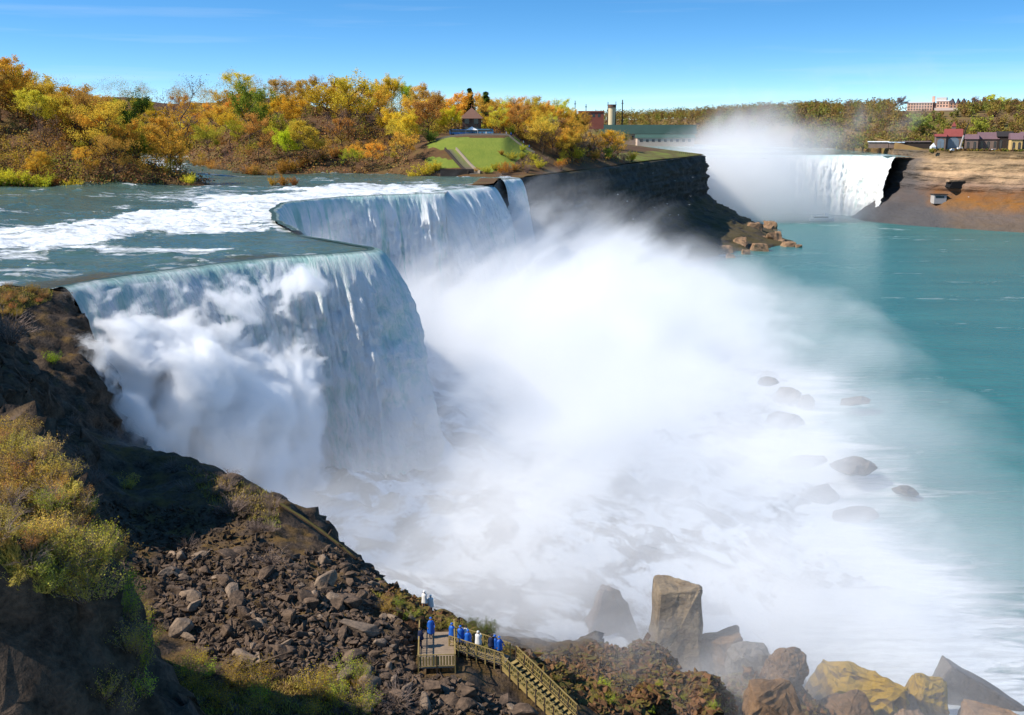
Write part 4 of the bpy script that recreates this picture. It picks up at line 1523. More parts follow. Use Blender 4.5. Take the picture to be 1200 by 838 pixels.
def rock_mesh(name, seed, sx=1.0, sy=1.0, sz=0.7, n=16, mat=DARKROCK, bevel=0.06, detail=0, taper=0.0, boxy=0.0):
    r = random.Random(seed)
    bm = bmesh.new()
    for _ in range(n):
        v = Vector((r.gauss(0, 1), r.gauss(0, 1), r.gauss(0, 1))).normalized() * r.uniform(.8, 1.0)
        if boxy:
            m = max(abs(v.x), abs(v.y), abs(v.z))
            v = v.lerp(v / m * 0.85, boxy)
            if r.random() < boxy:
                v = Vector([math.copysign(r.uniform(.74, .92), q) for q in v])
        k = 1 - taper * (v.z * .5 + .5)
        bm.verts.new((v.x * sx * k, v.y * sy * k, v.z * sz))
    res = bmesh.ops.convex_hull(bm, input=bm.verts)
    bmesh.ops.delete(bm, geom=[g for g in res['geom_interior'] if isinstance(g, bmesh.types.BMVert)], context='VERTS')
    bmesh.ops.bevel(bm, geom=bm.edges[:], offset=bevel, segments=1, affect='EDGES', clamp_overlap=True)
    if detail:
        bmesh.ops.triangulate(bm, faces=bm.faces)
        bmesh.ops.subdivide_edges(bm, edges=bm.edges[:], cuts=detail, use_grid_fill=True)
        P_ = np.array([v.co[:] for v in bm.verts])
        f_ = 1.9 / max(sx, sz)
        d = fbm(P_ * f_ + seed, 5, 0.6, ridged=True)
        bm.normal_update()
        amp = 0.15 * min(sx, sy, sz)
        d = d + 0.45 * fbm(P_ * f_ * 3.7 + seed, 5, 0.65, ridged=True) - 0.5 * sst(.55, .8, fbm(P_ * np.array([.5, .5, 2.2]) * f_ + seed * 3, 3, .5, ridged=True))
        for v, q in zip(bm.verts, d):
            v.co += v.normal * float(q) * amp
    me = bpy.data.meshes.new(name)
    bm.to_mesh(me)
    bm.free()
    me.materials.append(mat)
    return me


def boulder(u, v, y, px_w, px_h, label, mat, seed, boxy=0.3, taper=0.2, tilt=(0, 0, 0), detail=5, n=20, depth=0.8, name='boulder', sink=0.3, z=None):
    """a boulder whose foot stands where the photo shows (u, v) at ground distance y"""
    p = Y(u, v, y)
    sc = ((p - np.array([0, 0, CAM_H])) @ FW) / FPX
    w, h = px_w * sc, px_h * sc
    me = rock_mesh(name, seed, w / 2, w / 2 * depth, h * (0.5 + sink), n, mat, 0.04 * w, detail, taper, boxy)
    o = link(bpy.data.objects.new(name, me))
    o.location = (p[0], p[1], p[2] + h * (0.5 - sink))
    o.rotation_euler = tilt
    return tag(o, label, 'boulder')


# big boulders at the lower right, in and out of the spray
boulder(791, 748, 131, 68, 78, 'tall square block of brown rock standing up out of the mist', TALLROCK, 13, boxy=0.6, taper=0.22, n=22, depth=0.9)
boulder(716, 742, 142, 92, 66, 'pointed brown rock fading into the mist left of the tall block', BROWNROCK, 44, boxy=0.5, taper=0.8, n=12)
boulder(838, 768, 130, 74, 40, 'dark leaning rock in the mist just right of the tall block', BROWNROCK, 8, taper=0.45, tilt=(0, .3, 0), boxy=.5, n=14)
boulder(880, 784, 125, 72, 30, 'dark wet rock with a white trickle between the tall block and the mossy boulders', GREYROCK, 15, taper=0.4)
boulder(920, 792, 122, 66, 34, 'brown angular rock left of the largest mossy yellow boulder', BROWNROCK, 12, boxy=0.3, taper=0.3)
boulder(1003, 834, 128, 118, 56, 'largest yellow mossy boulder at the foot of the slope', MOSSROCK, 21, boxy=0.15, taper=0.3, n=40, tilt=(0, .12, .1), detail=7)
boulder(1082, 840, 128, 66, 50, 'smaller green mossy boulder right of the largest yellow one', MOSSROCK, 23, boxy=0.25, taper=0.35, tilt=(0, .28, 0), n=30, detail=7)
boulder(1142, 826, 134, 140, 34, 'long dark slab of rock slanting down into the white surf', GREYROCK, 25, boxy=0.5, taper=0.2, tilt=(0, .50, -.2), depth=0.3, n=26)
boulder(1162, 850, 126, 76, 26, 'red brown flat rock in the bottom right corner', TIPROCK, 27, boxy=0.3, taper=0.2)
boulder(1056, 848, 125, 70, 30, 'small reddish rock heap in front of the green mossy boulder', TIPROCK, 29, taper=0.3, tilt=(0, -.2, 0))
boulder(985, 846, 120, 100, 30, 'rust coloured rock in front of the largest mossy boulder', BROWNROCK, 31, taper=0.3)
boulder(905, 836, 112, 90, 34, 'broken rust brown rock on the slope left of the mossy boulders', BROWNROCK, 33, taper=0.4)
# rocks out in the surf
SURF = [(1022, 700, 172, 66, 40, 'broad rounded rock in the surf left of the pointed surf rock'), (1101, 725, 166, 44, 46, 'pointed rock standing in the white surf at the right'),
        (1002, 602, 206, 62, 24, 'low dark rock amid the white foam above the broad surf rock'), (1060, 574, 216, 36, 16, 'small dark rock at the edge of the foam near the teal water'),
        (1000, 545, 226, 66, 26, 'slanting rock slab in the foam in the middle of the river edge'), (945, 470, 292, 24, 30, 'upright dark rock at the outer end of the far foam'),
        (922, 462, 298, 40, 28, 'dark rock group left of the upright rock in the far foam'), (900, 446, 305, 26, 14, 'small far rock at the top of the foam field'),
        (918, 490, 270, 44, 26, 'wide dark rock below the rock group in the far foam'), (940, 540, 232, 50, 20, 'low rock in the foam left of the slanting slab'),
        (1058, 632, 196, 24, 18, 'small round rock in the foam right of the broad surf rock'), (1045, 654, 188, 26, 16, 'little rock beside the small round rock in the foam'),
        (960, 580, 216, 50, 26, 'grey rock half veiled by mist in the foam'), (1000, 470, 286, 40, 8, 'flat rock just breaking the water beyond the upright rock')]
for k, (u, v, y, w, h, lab) in enumerate(SURF):
    boulder(u, v + h * .1, y, w * 1.5, h * .44, lab, GREYROCK, 50 + k, boxy=0.0, taper=0.3, tilt=(0, .25 - .1 * (k % 3), .3 * k), detail=5, n=24, depth=.7, sink=.46)
# sunlit boulders at the far tip of the island's shore
for k, (u, v, w, h) in enumerate([(838, 282, 30, 20), (858, 276, 26, 18), (866, 290, 34, 16), (884, 276, 26, 20), (902, 268, 24, 12), (905, 282, 30, 14), (890, 292, 30, 10), (850, 294, 26, 10), (922, 287, 26, 7), (936, 288, 14, 4), (828, 270, 14, 10), (873, 262, 14, 10), (846, 268, 16, 9), (862, 286, 14, 8), (878, 284, 14, 8), (893, 282, 14, 9), (911, 275, 12, 7), (916, 284, 14, 6), (845, 288, 14, 8), (874, 296, 16, 6), (890, 265, 10, 6), (930, 285, 10, 4), (856, 300, 18, 6), (826, 286, 12, 8)]):
    p = W(u, v, -54)
    boulder(u, v + 2, p[1], w * .8, h * .9, 'orange brown boulder in the sunlit heap on the far rocky point', TIPROCK, 80 + k, taper=0.3, detail=4, depth=0.9, n=26)['group'] = 'boulders on the far rocky point'

# the scree on the near slope
RK = [rock_mesh('rock', 200 + k, 1, random.uniform(.6, .95), random.uniform(.45, .75), random.choice((10, 13, 16)), DARKROCK if k % 3 else PALEROCK, 0.05) for k in range(12)]
SCREE_PX = [(205, 640), (330, 655), (400, 640), (470, 690), (495, 740), (486, 790), (530, 795), (620, 838), (380, 838), (420, 800), (330, 790), (255, 775), (170, 720)]
RIGHT_PX = [(610, 770), (700, 752), (790, 745), (900, 782), (1000, 838), (690, 838)]
DARK_PX = [(120, 590), (300, 600), (330, 650), (200, 720), (150, 740), (110, 660)]


from mathutils.bvhtree import BVHTree
_m = SLOPE.data
SLOPE_BVH = BVHTree.FromPolygons([v.co[:] for v in _m.vertices], [tuple(p.vertices) for p in _m.polygons])


def scatter_pts(poly, n, seed, ylo, yhi, xlo=-60, xhi=75):
    """points of the near ground inside an outline seen from the lookout: (u, v, x, y, z)"""
    r = random.Random(seed)
    us, vs2 = [q[0] for q in poly], [q[1] for q in poly]
    out, k = [], 0
    while len(out) < n and k < n * 12 + 200:
        k += 1
        u, v = r.uniform(min(us), max(us)), r.uniform(min(vs2), max(vs2))
        if not inpoly(np.array([u]), np.array([v]), poly)[0]:
            continue
        h = SLOPE_BVH.ray_cast(Vector((0, 0, CAM_H)), Vector(ray(u, v)).normalized())[0]
        if h is None or not ylo < h.y < yhi or h.z < -56:
            continue
        out.append((u, v, h.x, h.y, h.z))
    return out


def on_deck(u, v):
    return inpoly(np.array([u]), np.array([v]), [(484, 735), (540, 738), (600, 765), (690, 846), (640, 846), (585, 792), (486, 792)])[0]


nrock = 0
for u, v, x, y, z in scatter_pts(SCREE_PX, 205, 5, 60, 96):
    if on_deck(u, v):
        continue
    s = 0.42 + 0.95 * random.random() ** 2.4
    if u > 400 and v < 760 and random.random() < .4:
        s *= 1.5
    o = link(bpy.data.objects.new('rock', random.choice(RK)))
    o.location = (x, y, z + 0.15 * s)
    o.rotation_euler = (random.uniform(-.5, .5), random.uniform(-.5, .5), random.uniform(0, 6.28))
    o.scale = (s * random.uniform(.9, 1.5), s, s * random.uniform(.7, 1.1))
    where = ('below the wooden platform' if u > 486 else 'under the fallen log' if u > 330 and v < 690 else 'on the ridge above the platform' if u > 420 and v < 740 else 'left of the platform' if u > 400
             else 'above the golden bottom shrubs' if v > 765 else 'in the dark hollow' if u < 270 else 'in the middle of the slope')
    size = 'large' if s > .9 else 'middling' if s > .6 else 'small'
    tag(o, size + ' angular brown rock in the scree ' + where, 'rock', size + ' scree rocks ' + where)
for lab, u, v, s, sc in [('large pale triangular rock in the scree above the platform', 424, 708, 1.5, (.8, .8, 1.3)), ('big slanting slab of grey rock in the scree left of the platform', 422, 742, 1.7, (1.5, .8, .7)),
                         ('pale pointed rock facing left in the dark part of the scree', 212, 742, 1.5, (1, .9, 1.2)), ('long flat brown slab lying in the middle of the scree', 310, 780, 1.5, (2.0, .6, .4)),
                         ('dark square boulder at the crest beside the stairs', 622, 772, 1.35, (1.2, 1, .9))]:
    p = min(scatter_pts([(u - 6, v - 6), (u + 6, v - 6), (u + 6, v + 6), (u - 6, v + 6)], 4, 9, 55, 100) or [(u, v, *Y(u, v, 78))], key=lambda q: abs(q[0] - u) + abs(q[1] - v))
    o = link(bpy.data.objects.new('rock', RK[(u + v) % 12]))
    o.location = (p[2], p[3], p[4] + .2 * s)
    o.scale = tuple(a * s * .8 for a in sc)
    o.rotation_euler = (.2, .3, u * .7)
    tag(o, lab, 'rock')


def scree(name, lists, label, mat, smin, smax, seed):
    r = random.Random(seed)
    base = []
    for k in range(8):
        me = rock_mesh('scree_piece', 300 + k, 1, .8, .6, 9, mat, 0.0)
        base.append((np.array([v.co[:] for v in me.vertices]), [tuple(p.vertices) for p in me.polygons]))
        bpy.data.meshes.remove(me)
    V, F, n = [], [], 0
    for u, v, x, y, z in lists:
        if on_deck(u, v):
            continue
        bv, bf = r.choice(base)
        s = smin + (smax - smin) * r.random() ** 2.5
        m = np.array(Matrix.Rotation(r.uniform(0, 6.28), 3, (r.gauss(0, 1), r.gauss(0, 1), r.gauss(0, 1) + .01)))
        q = (bv * [s * r.uniform(.8, 1.5), s, s]) @ m.T + [x, y, z + s * .2]
        V.append(q)
        F += [tuple(n + i for i in f) for f in bf]
        n += len(q)
    return tag(mesh_np(name, np.vstack(V), F, mat, smooth=False), label, 'scree', kind='stuff')


scree('scree', scatter_pts(SCREE_PX, 6500, 21, 58, 97), 'dark broken scree covering the near slope', rockmat('scree_stone', (0.012, 0.009, 0.008), (0.18, 0.12, 0.08), scale=1.3, mossamt=0.2), 0.10, 0.52, 3)
scree('scree', scatter_pts(RIGHT_PX, 4600, 22, 78, 132) + scatter_pts([(440, 680), (640, 775), (720, 815), (640, 790), (560, 770), (470, 735)], 1300, 23, 72, 96),
      'rusty broken rock covering the lower right of the slope', rockmat('rusty_scree', (0.05, 0.022, 0.010), (0.22, 0.11, 0.05), moss=(0.14, 0.11, 0.02), scale=0.9, mossamt=0.22), 0.14, 0.75, 4)
scree('scree', scatter_pts(DARK_PX, 1500, 24, 80, 108), 'shaded dark stones below the left cliff', SLOPEMAT, 0.12, 0.5, 5)

# ------------------------------------------------------------------ shrubs on the near slope
def slope_shrubs(poly, n, kind, smin, smax, cols, label, group, seed, ylo, yhi, minsep=0.7, xlo=-60, xhi=60):
    pts = scatter_pts(poly, n * 6, seed, ylo, yhi, xlo, xhi)
    got = []
    for u, v, x, y, z in pts:
        if any((x - a) ** 2 + (y - b) ** 2 < minsep ** 2 for a, b in got):
            continue
        got.append((x, y))
        k_ = random.uniform(smin, smax)
        col_ = random.choice(cols)
        pre = {YO: 'straw yellow ', OL: 'olive ', LG: 'bright green ', RU: 'rusty '}.get(col_, '') if label.startswith('leafy') else ''
        sz = 'big ' if k_ > smin + .62 * (smax - smin) else 'little ' if k_ < smin + .3 * (smax - smin) else ''
        us, vs2 = [q[0] for q in poly], [q[1] for q in poly]
        side = ('at the left end' if u < min(us) + .33 * (max(us) - min(us)) else 'at the right end' if u > min(us) + .67 * (max(us) - min(us)) else 'in the middle') + (', high up' if v < (min(vs2) + max(vs2)) / 2 else ', low down')
        put_shrub(kind, (x, y, z), k_, jit(col_, .25), sz + pre + label + ' ' + side, sz + pre + group + ' ' + side)
        if len(got) >= n:
            break
    return got


YO, OL, LG, RU = (0.56, 0.42, 0.07), (0.36, 0.29, 0.05), (0.36, 0.38, 0.03), (0.42, 0.22, 0.06)
slope_shrubs([(0, 500), (50, 522), (80, 555), (125, 600), (150, 650), (118, 690), (0, 690)], 54, 'leafy', .38, .78, [YO, OL, YO, RU], 'leafy shrub on the near bluff', 'leafy shrubs on the near left bluff', 31, 30, 75, .5)
slope_shrubs([(0, 500), (50, 522), (80, 570), (120, 620), (100, 680), (0, 670)], 22, 'bare', .4, .75, [YO], 'dry twiggy bush on the near bluff', 'dry bushes on the near left bluff', 32, 30, 75, 1.0)
slope_shrubs([(95, 640), (150, 660), (190, 760), (220, 838), (90, 838), (80, 760)], 18, 'wispy', .6, 1.0, [LG, OL], 'green wispy shrub at the bluff foot', 'wispy shrubs below the near bluff', 33, 30, 90, .5)
slope_shrubs([(150, 800), (250, 770), (330, 800), (430, 780), (440, 838), (150, 838)], 30, 'wispy', .6, 1.05, [(0.48, 0.32, 0.03), (0.42, 0.30, 0.03), LG], 'golden wispy shrub below the scree', 'golden shrubs along the bottom of the scree', 34, 55, 80, .8)
slope_shrubs([(175, 540), (250, 553), (322, 588), (335, 640), (260, 610), (190, 570)], 18, 'bare', .5, .9, [YO], 'brown dry bush on the sunlit hump', 'dry bushes on the sunlit hump', 35, 74, 125, .8)
slope_shrubs([(0, 335), (60, 340), (55, 362), (30, 372), (0, 372)], 12, 'leafy', .4, .8, [(0.36, 0.26, 0.03), RU], 'low yellow shrub on the left cliff top', 'low shrubs on the left cliff top', 36, 128, 150, 1.2, -80, -50)
slope_shrubs([(440, 690), (500, 716), (600, 770), (590, 780), (520, 745), (450, 720)], 16, 'leafy', .35, .6, [(0.26, 0.28, 0.03), OL], 'low green shrub on the ridge above the platform', 'low shrubs along the ridge', 37, 76, 92, .8)
slope_shrubs([(540, 725), (565, 735), (585, 758), (560, 755)], 5, 'leafy', .55, .8, [(0.10, 0.13, 0.02)], 'dark green shrub behind the walkway crowd', 'dark shrubs behind the walkway', 38, 76, 95, .7)
slope_shrubs([(640, 800), (760, 790), (860, 820), (900, 838), (690, 838)], 22, 'leafy', .35, .6, [(0.30, 0.24, 0.02), OL, LG], 'mossy shrub among rusty rocks', 'low shrubs among the rusty rocks', 39, 80, 125, 1.0, 0, 70)
slope_shrubs([(60, 480), (100, 500), (120, 540), (170, 545), (130, 580), (90, 560)], 7, 'bare', .5, .8, [OL], 'bare bush in shade under the cliff', 'bare bushes under the left cliff', 40, 95, 128, 1.0)
for u, v, y, kind, s, col, lab in [(12, 398, 137, 'bare', 2.2, RU, 'pinkish bare bush on the edge of the left cliff top'), (110, 566, 56, 'bare', .95, RU, 'large bare pinkish bush leaning out from the near bluff'),
                                   (152, 572, 92, 'leafy', .9, YO, 'rounded yellow bush right of the large bare pinkish bush'), (66, 425, 136, 'leafy', 1.0, (0.24, 0.34, 0.02), 'small bright green bush growing on the dark cliff face'),
                                   (320, 660, 84, 'bare', 1.1, RU, 'fan shaped bare bush in the shade above the scree'), (466, 826, 70, 'bare', 1.35, RU, 'pale grey bare bush below the wooden platform'),
                                   (222, 640, 84, 'bare', .7, RU, 'small pale bare bush in the dark hollow'), (130, 512, 122, 'bare', .9, RU, 'little dark bush on the cliff edge against the falls'),
                                   (275, 600, 96, 'bare', 1.4, RU, 'broad brown dry bush on the crest of the sunlit hump')]:
    q_ = scatter_pts([(u - 4, v - 3), (u + 4, v - 3), (u + 4, v + 3), (u - 4, v + 3)], 1, 3, 20, 160, -90, 90)
    p = q_[0][2:] if q_ else Y(u, v, y)
    put_shrub(kind, (p[0], p[1], p[2] - .05), s, jit(col, .1), lab)

# grass and low growth hugging the near ground
V, F = [], []
r = random.Random(5)
for poly, n, ylo, yhi in [([(0, 500), (70, 540), (130, 620), (100, 700), (0, 690)], 9000, 30, 75), ([(0, 333), (64, 338), (60, 352), (0, 372)], 2500, 126, 150),
                          ([(430, 690), (620, 775), (700, 812), (640, 800), (560, 770), (480, 730)], 3500, 72, 96), ([(215, 545), (320, 575), (330, 620), (250, 600)], 2500, 86, 112), ([(150, 805), (440, 790), (440, 838), (150, 838)], 3500, 55, 80)]:
    for u, v, x, y, z in scatter_pts(poly, n, n + 7, ylo, yhi, -80, 60):
        if on_deck(u, v):
            continue
        a = r.uniform(0, 6.28)
        h = r.uniform(.10, .34)
        lx_, ly_ = math.cos(a) * .05, math.sin(a) * .05
        q = len(V)
        tx_, ty2 = r.gauss(0, .12), r.gauss(0, .12)
        V += [(x - lx_, y - ly_, z - .02), (x + lx_, y + ly_, z - .02), (x + tx_, y + ty2, z + h)]
        F.append((q, q + 1, q + 2))
Mgr = Mat('grass_blade')
Mgr.color(Mgr.ramp(Mgr.noise(Mgr.pos(), 0.35, 4), [(0.3, (0.20, 0.12, 0.035)), (0.5, (0.34, 0.25, 0.05)), (0.7, (0.24, 0.25, 0.03))]))
tag(mesh_np('grass', np.array(V), np.array(F), Mgr.m, smooth=False), 'dry yellow grass growing over the near slope and bluff', 'grass', kind='stuff')

# fallen log on the ridge
a, b = Y(329, 592, 96), Y(418, 656, 88.5)
mb = MB()
pts, rr = [], []
for k in range(12):
    t = k / 11
    q = a + (b - a) * t
    pts.append(Vector(q) + Vector((0, 0, 0.25 * math.sin(t * 3.1) + .05)))
    rr.append(.20 - .05 * t + .03 * math.sin(k * 2.3))
mb.tube(pts, rr, 9)
lg = thing('fallen_log', 'long mossy fallen log leaning along the ridge in front of the spray', 'log', tuple(a))
o = mb.build('trunk', rockmat('log_bark', (0.015, 0.010, 0.006), (0.06, 0.035, 0.02), moss=(0.07, 0.06, 0.012), scale=1.2, mossamt=0.35), lg, True)
o.location = tuple(-np.array(a))
mb = MB().tube([pts[7], pts[7] + Vector((.4, -.2, .7))], [.09, .04], 6).tube([pts[9], pts[9] + Vector((-.3, -.3, .5))], [.08, .03], 6)
o = mb.build('branch_stub', BARK, lg, True)
o.location = tuple(-np.array(a))

# ------------------------------------------------------------------ platform, walkway, stairs
WOOD = simple('weathered_plank', (0.26, 0.19, 0.13), 0.85, 0.45, 1.6)
YWOOD = simple('yellowed_timber', (0.28, 0.20, 0.07), 0.85, 0.5, 1.3)
DKWOOD = simple('dark_timber', (0.05, 0.035, 0.025), 0.85, 0.3, 2.0)
MESHW = simple('wire_mesh', (0.42, 0.32, 0.10), 0.6, 0.3, 8.0)


def local_path(name, label, cat, p, q, width, rails=(True, True), post_gap=1.3, ends=(False, False), steps=0, railh=1.05, group=None, mesh_panels=True):
    p, q = Vector(p), Vector(q)
    t = thing(name, label, cat, p)
    d = q - p
    L = Vector((d.x, d.y, 0)).length
    rz = math.atan2(d.y, d.x)
    t.rotation_euler = (0, 0, rz)
    dz = d.z
    w2 = width / 2
    if steps:
        for k in range(steps):
            x0, x1 = L * k / steps, L * (k + 1) / steps
            z = dz * (k + 0.5) / steps
            MB().box(x0 + .02, x1 - .05, -w2 + .06, w2 - .06, z - .05, z).build('tread', YWOOD, t)
        for s in (-1, 1):
            MB().bar((0, s * w2, -.12), (L, s * w2, dz - .12), .07, .26).build('stringer', YWOOD, t)
    else:
        n = max(3, int(L / .16))
        mb = MB()
        for k in range(n):
            x0, x1 = L * k / n, L * (k + 1) / n
            z = dz * (k + .5) / n
            mb.box(x0 + .01, x1 - .012, -w2, w2, z - .05, z + random.uniform(-.004, .004))
        mb.build('deck', WOOD, t)
        mb = MB()
        for s in (-.8, .8):
            mb.bar((0, s * w2, -.16), (L, s * w2, dz - .16), .12, .2)
        mb.build('joist', DKWOOD, t)
    for s, on in zip((-1, 1), rails):
        if not on:
            continue
        n = max(1, round(L / post_gap))
        for k in range(n + 1):
            x = L * k / n
            z = dz * k / n
            MB().box(x - .045, x + .045, s * (w2 + .05) - .045, s * (w2 + .05) + .045, z - .5, z + railh).build('post', YWOOD if not steps else DKWOOD, t)
        for hgt in (railh + .02, railh * .55, .15):
            MB().bar((0, s * (w2 + .05), hgt), (L, s * (w2 + .05), dz + hgt), .05 if hgt < railh else .09, .05).build('rail', YWOOD, t)
        if mesh_panels:
            mb = MB()
            m = int(L / .22)
            for k in range(m):
                x = L * (k + .5) / m
                z = dz * (k + .5) / m
                mb.bar((x - .1, s * (w2 + .04), z + .16), (x + .1, s * (w2 + .04), z + railh), .018)
                mb.bar((x + .1, s * (w2 + .06), z + .16), (x - .1, s * (w2 + .06), z + railh), .018)
            mb.build('mesh_panel', MESHW, t)
    for e, on in zip((0, 1), ends):
        if not on:
            continue
        x, z = (0, 0) if e == 0 else (L, dz)
        MB().box(x - .045, x + .045, -.045, .045, z - .5, z + railh).build('post', DKWOOD, t)
        for hgt in (railh + .02, .12):
            MB().bar((x, -w2 - .05, z + hgt), (x, w2 + .05, z + hgt), .07, .05).build('rail', YWOOD, t)
        mb = MB()
        for k in range(12):
            y_ = -w2 + width * (k + .5) / 12
            mb.box(x - .012, x + .012, y_ - .085, y_ + .075, z + .2, z + railh - .1)
        mb.build('panel', YWOOD, t)
    return t


local_path('viewing_platform', 'wooden viewing platform with yellow railings on the rocky slope', 'platform', PA + [0, 0, .25], PB + [0, 0, .25], 2.7, (True, True), 1.3, (True, False))
local_path('walkway', 'railed wooden walkway carrying the crowd right of the platform', 'walkway', WA + [0, 0, .25], WB + [0, 0, .2], 1.7, (True, True), .75)
local_path('staircase', 'wooden stairs with railings going down to the right from the walkway', 'stairs', SA + [0, 0, .2], SB + [0, 0, .1], 1.7, (True, True), .95, steps=15)


# ------------------------------------------------------------------ people
def body_mesh(name, pose, mats, zcut):
    """one continuous figure grown from a jointed skeleton; mats by height: (trousers, top, skin)"""
    J = dict(pelvis=(0, 0, .93), waist=(0, .01, 1.08), chest=(0, .0, 1.32), neck=(0, .0, 1.49), head=(0, -.02, 1.60), crown=(0, -.01, 1.72),
             hipL=(-.10, 0, .88), hipR=(.10, 0, .88), kneeL=(-.11, -.03, .49), kneeR=(.11, -.02, .49), ankL=(-.12, .02, .08), ankR=(.12, .02, .08), toeL=(-.13, -.16, .04), toeR=(.13, -.16, .04),
             shL=(-.19, 0, 1.40), shR=(.19, 0, 1.40), elL=(-.26, .03, 1.13), elR=(.26, .03, 1.13), wrL=(-.27, -.08, .90), wrR=(.27, -.08, .90), haL=(-.27, -.12, .81), haR=(.27, -.12, .81))
    J.update(pose)
    Rd = dict(pelvis=.15, waist=.135, chest=.16, neck=.06, head=.095, crown=.07, hipL=.095, hipR=.095, kneeL=.062, kneeR=.062, ankL=.045, ankR=.045, toeL=.04, toeR=.04,
              shL=.065, shR=.065, elL=.045, elR=.045, wrL=.035, wrR=.035, haL=.035, haR=.035)
    E_ = [('pelvis', 'waist'), ('waist', 'chest'), ('chest', 'neck'), ('neck', 'head'), ('head', 'crown'), ('pelvis', 'hipL'), ('pelvis', 'hipR'), ('hipL', 'kneeL'), ('hipR', 'kneeR'), ('kneeL', 'ankL'), ('kneeR', 'ankR'),
          ('ankL', 'toeL'), ('ankR', 'toeR'), ('chest', 'shL'), ('chest', 'shR'), ('shL', 'elL'), ('shR', 'elR'), ('elL', 'wrL'), ('elR', 'wrR'), ('wrL', 'haL'), ('wrR', 'haR')]
    names = list(J)
    me = bpy.data.meshes.new(name)
    me.from_pydata([J[n] for n in names], [(names.index(a), names.index(b)) for a, b in E_], [])
    o = link(bpy.data.objects.new(name, me))
    sk = o.modifiers.new('skin', 'SKIN')
    sv = me.skin_vertices[0].data
    for i, n in enumerate(names):
        sv[i].radius = (Rd[n], Rd[n] * (.72 if n in ('chest', 'waist', 'pelvis') else 1))
        sv[i].use_root = n == 'pelvis'
    ss = o.modifiers.new('sub', 'SUBSURF')
    ss.levels = ss.render_levels = 2
    dg = bpy.context.evaluated_depsgraph_get()
    m2 = bpy.data.meshes.new_from_object(o.evaluated_get(dg))
    m2.name = name
    bpy.data.objects.remove(o)
    m2.materials.clear()
    for m in mats:
        m2.materials.append(m)
    for p in m2.polygons:
        z = p.center.z
        x = abs(p.center.x)
        p.use_smooth = True
        p.material_index = 0 if z < .95 else (2 if z > 1.50 or (z < .93 and x > .24) else 1)
        if x > .225 and z < .92:
            p.material_index = 2
    return m2


SKIN = simple('skin', (0.42, 0.24, 0.16), .6, .1)
NAVY = simple('navy_cloth', (0.012, 0.018, 0.05), .9, .2)
BLUEP = simple('blue_poncho', (0.015, 0.10, 0.42), .45, .2, 4.0)
WHITEP = simple('white_cloth', (0.65, 0.63, 0.60), .8, .15)
REDP = simple('red_cloth', (0.35, 0.03, 0.025), .8, .2)
HAIR = simple('dark_hair', (0.02, 0.014, 0.01), .7, .3)
BODY = [body_mesh('body', {}, (NAVY, NAVY, SKIN), 0), body_mesh('body', {'elR': (.27, -.12, 1.18), 'wrR': (.14, -.28, 1.36), 'haR': (.09, -.31, 1.44), 'elL': (-.27, -.1, 1.18), 'wrL': (-.12, -.28, 1.36), 'haL': (-.06, -.31, 1.44)}, (NAVY, NAVY, SKIN), 0),
        body_mesh('body', {'kneeL': (-.1, -.16, .50), 'ankL': (-.11, -.10, .08), 'toeL': (-.11, -.27, .05), 'ankR': (.11, .2, .10), 'toeR': (.11, .05, .04), 'elR': (.27, -.1, 1.15), 'wrR': (.25, -.26, 1.02), 'haR': (.25, -.32, .96)}, (NAVY, NAVY, SKIN), 0)]


def poncho_mesh(mat, seed, long=.62):
    r = random.Random(seed)
    rows = [(1.50, .075, .08), (1.47, .12, .11), (1.43, .205, .14), (1.34, .225, .175), (1.22, .225, .185), (1.08, .235, .195), (.90, .26, .22), (long + .1, .28, .24), (long, .285, .245)]
    V, F = [], []
    n = 18
    for i, (z, a, b) in enumerate(rows):
        for k in range(n):
            t = 2 * math.pi * k / n
            fold = 1 + (.09 * math.sin(5 * t + seed) * max(0, (1.45 - z)))
            y = b * math.sin(t) * fold
            V.append((a * math.cos(t) * fold, y, z + .012 * math.sin(3 * t + seed)))
    for i in range(len(rows) - 1):
        for k in range(n):
            F.append((i * n + k, i * n + (k + 1) % n, (i + 1) * n + (k + 1) % n, (i + 1) * n + k))
    o = mesh_np('poncho', np.array(V), F, mat, None, True)
    sm = o.modifiers.new('s', 'SOLIDIFY')
    sm.thickness = .012
    dg = bpy.context.evaluated_depsgraph_get()
    me = bpy.data.meshes.new_from_object(o.evaluated_get(dg))
    bpy.data.objects.remove(o)
    me.name = 'poncho'
    return me


PON = {'blue': poncho_mesh(BLUEP, 1), 'bluelong': poncho_mesh(BLUEP, 4, .38), 'white': poncho_mesh(WHITEP, 2), 'navy': poncho_mesh(NAVY, 3, .75)}
hm = MB()
hv, hf = [], []
for i in range(6):
    ph = math.pi * .58 * i / 5
    for k in range(12):
        t = 2 * math.pi * k / 12
        hv.append((.105 * math.sin(ph) * math.cos(t), .115 * math.sin(ph) * math.sin(t) + .015, 1.635 + .115 * math.cos(ph) + (.05 if i > 3 and math.sin(t) < -.4 else 0)))
for i in range(5):
    for k in range(12):
        hf.append((i * 12 + k, i * 12 + (k + 1) % 12, (i + 1) * 12 + (k + 1) % 12, (i + 1) * 12 + k))
ho = mesh_np('hair', np.array(hv), hf, HAIR, None, True)
HAIRM = ho.data
bpy.data.objects.remove(ho)
FACE = MB().box(-.040, -.022, -.122, -.108, 1.600, 1.612).box(.022, .040, -.122, -.108, 1.600, 1.612).box(-.025, .025, -.118, -.105, 1.535, 1.545).build('face', HAIR)
FACEM = FACE.data
bpy.data.objects.remove(FACE)


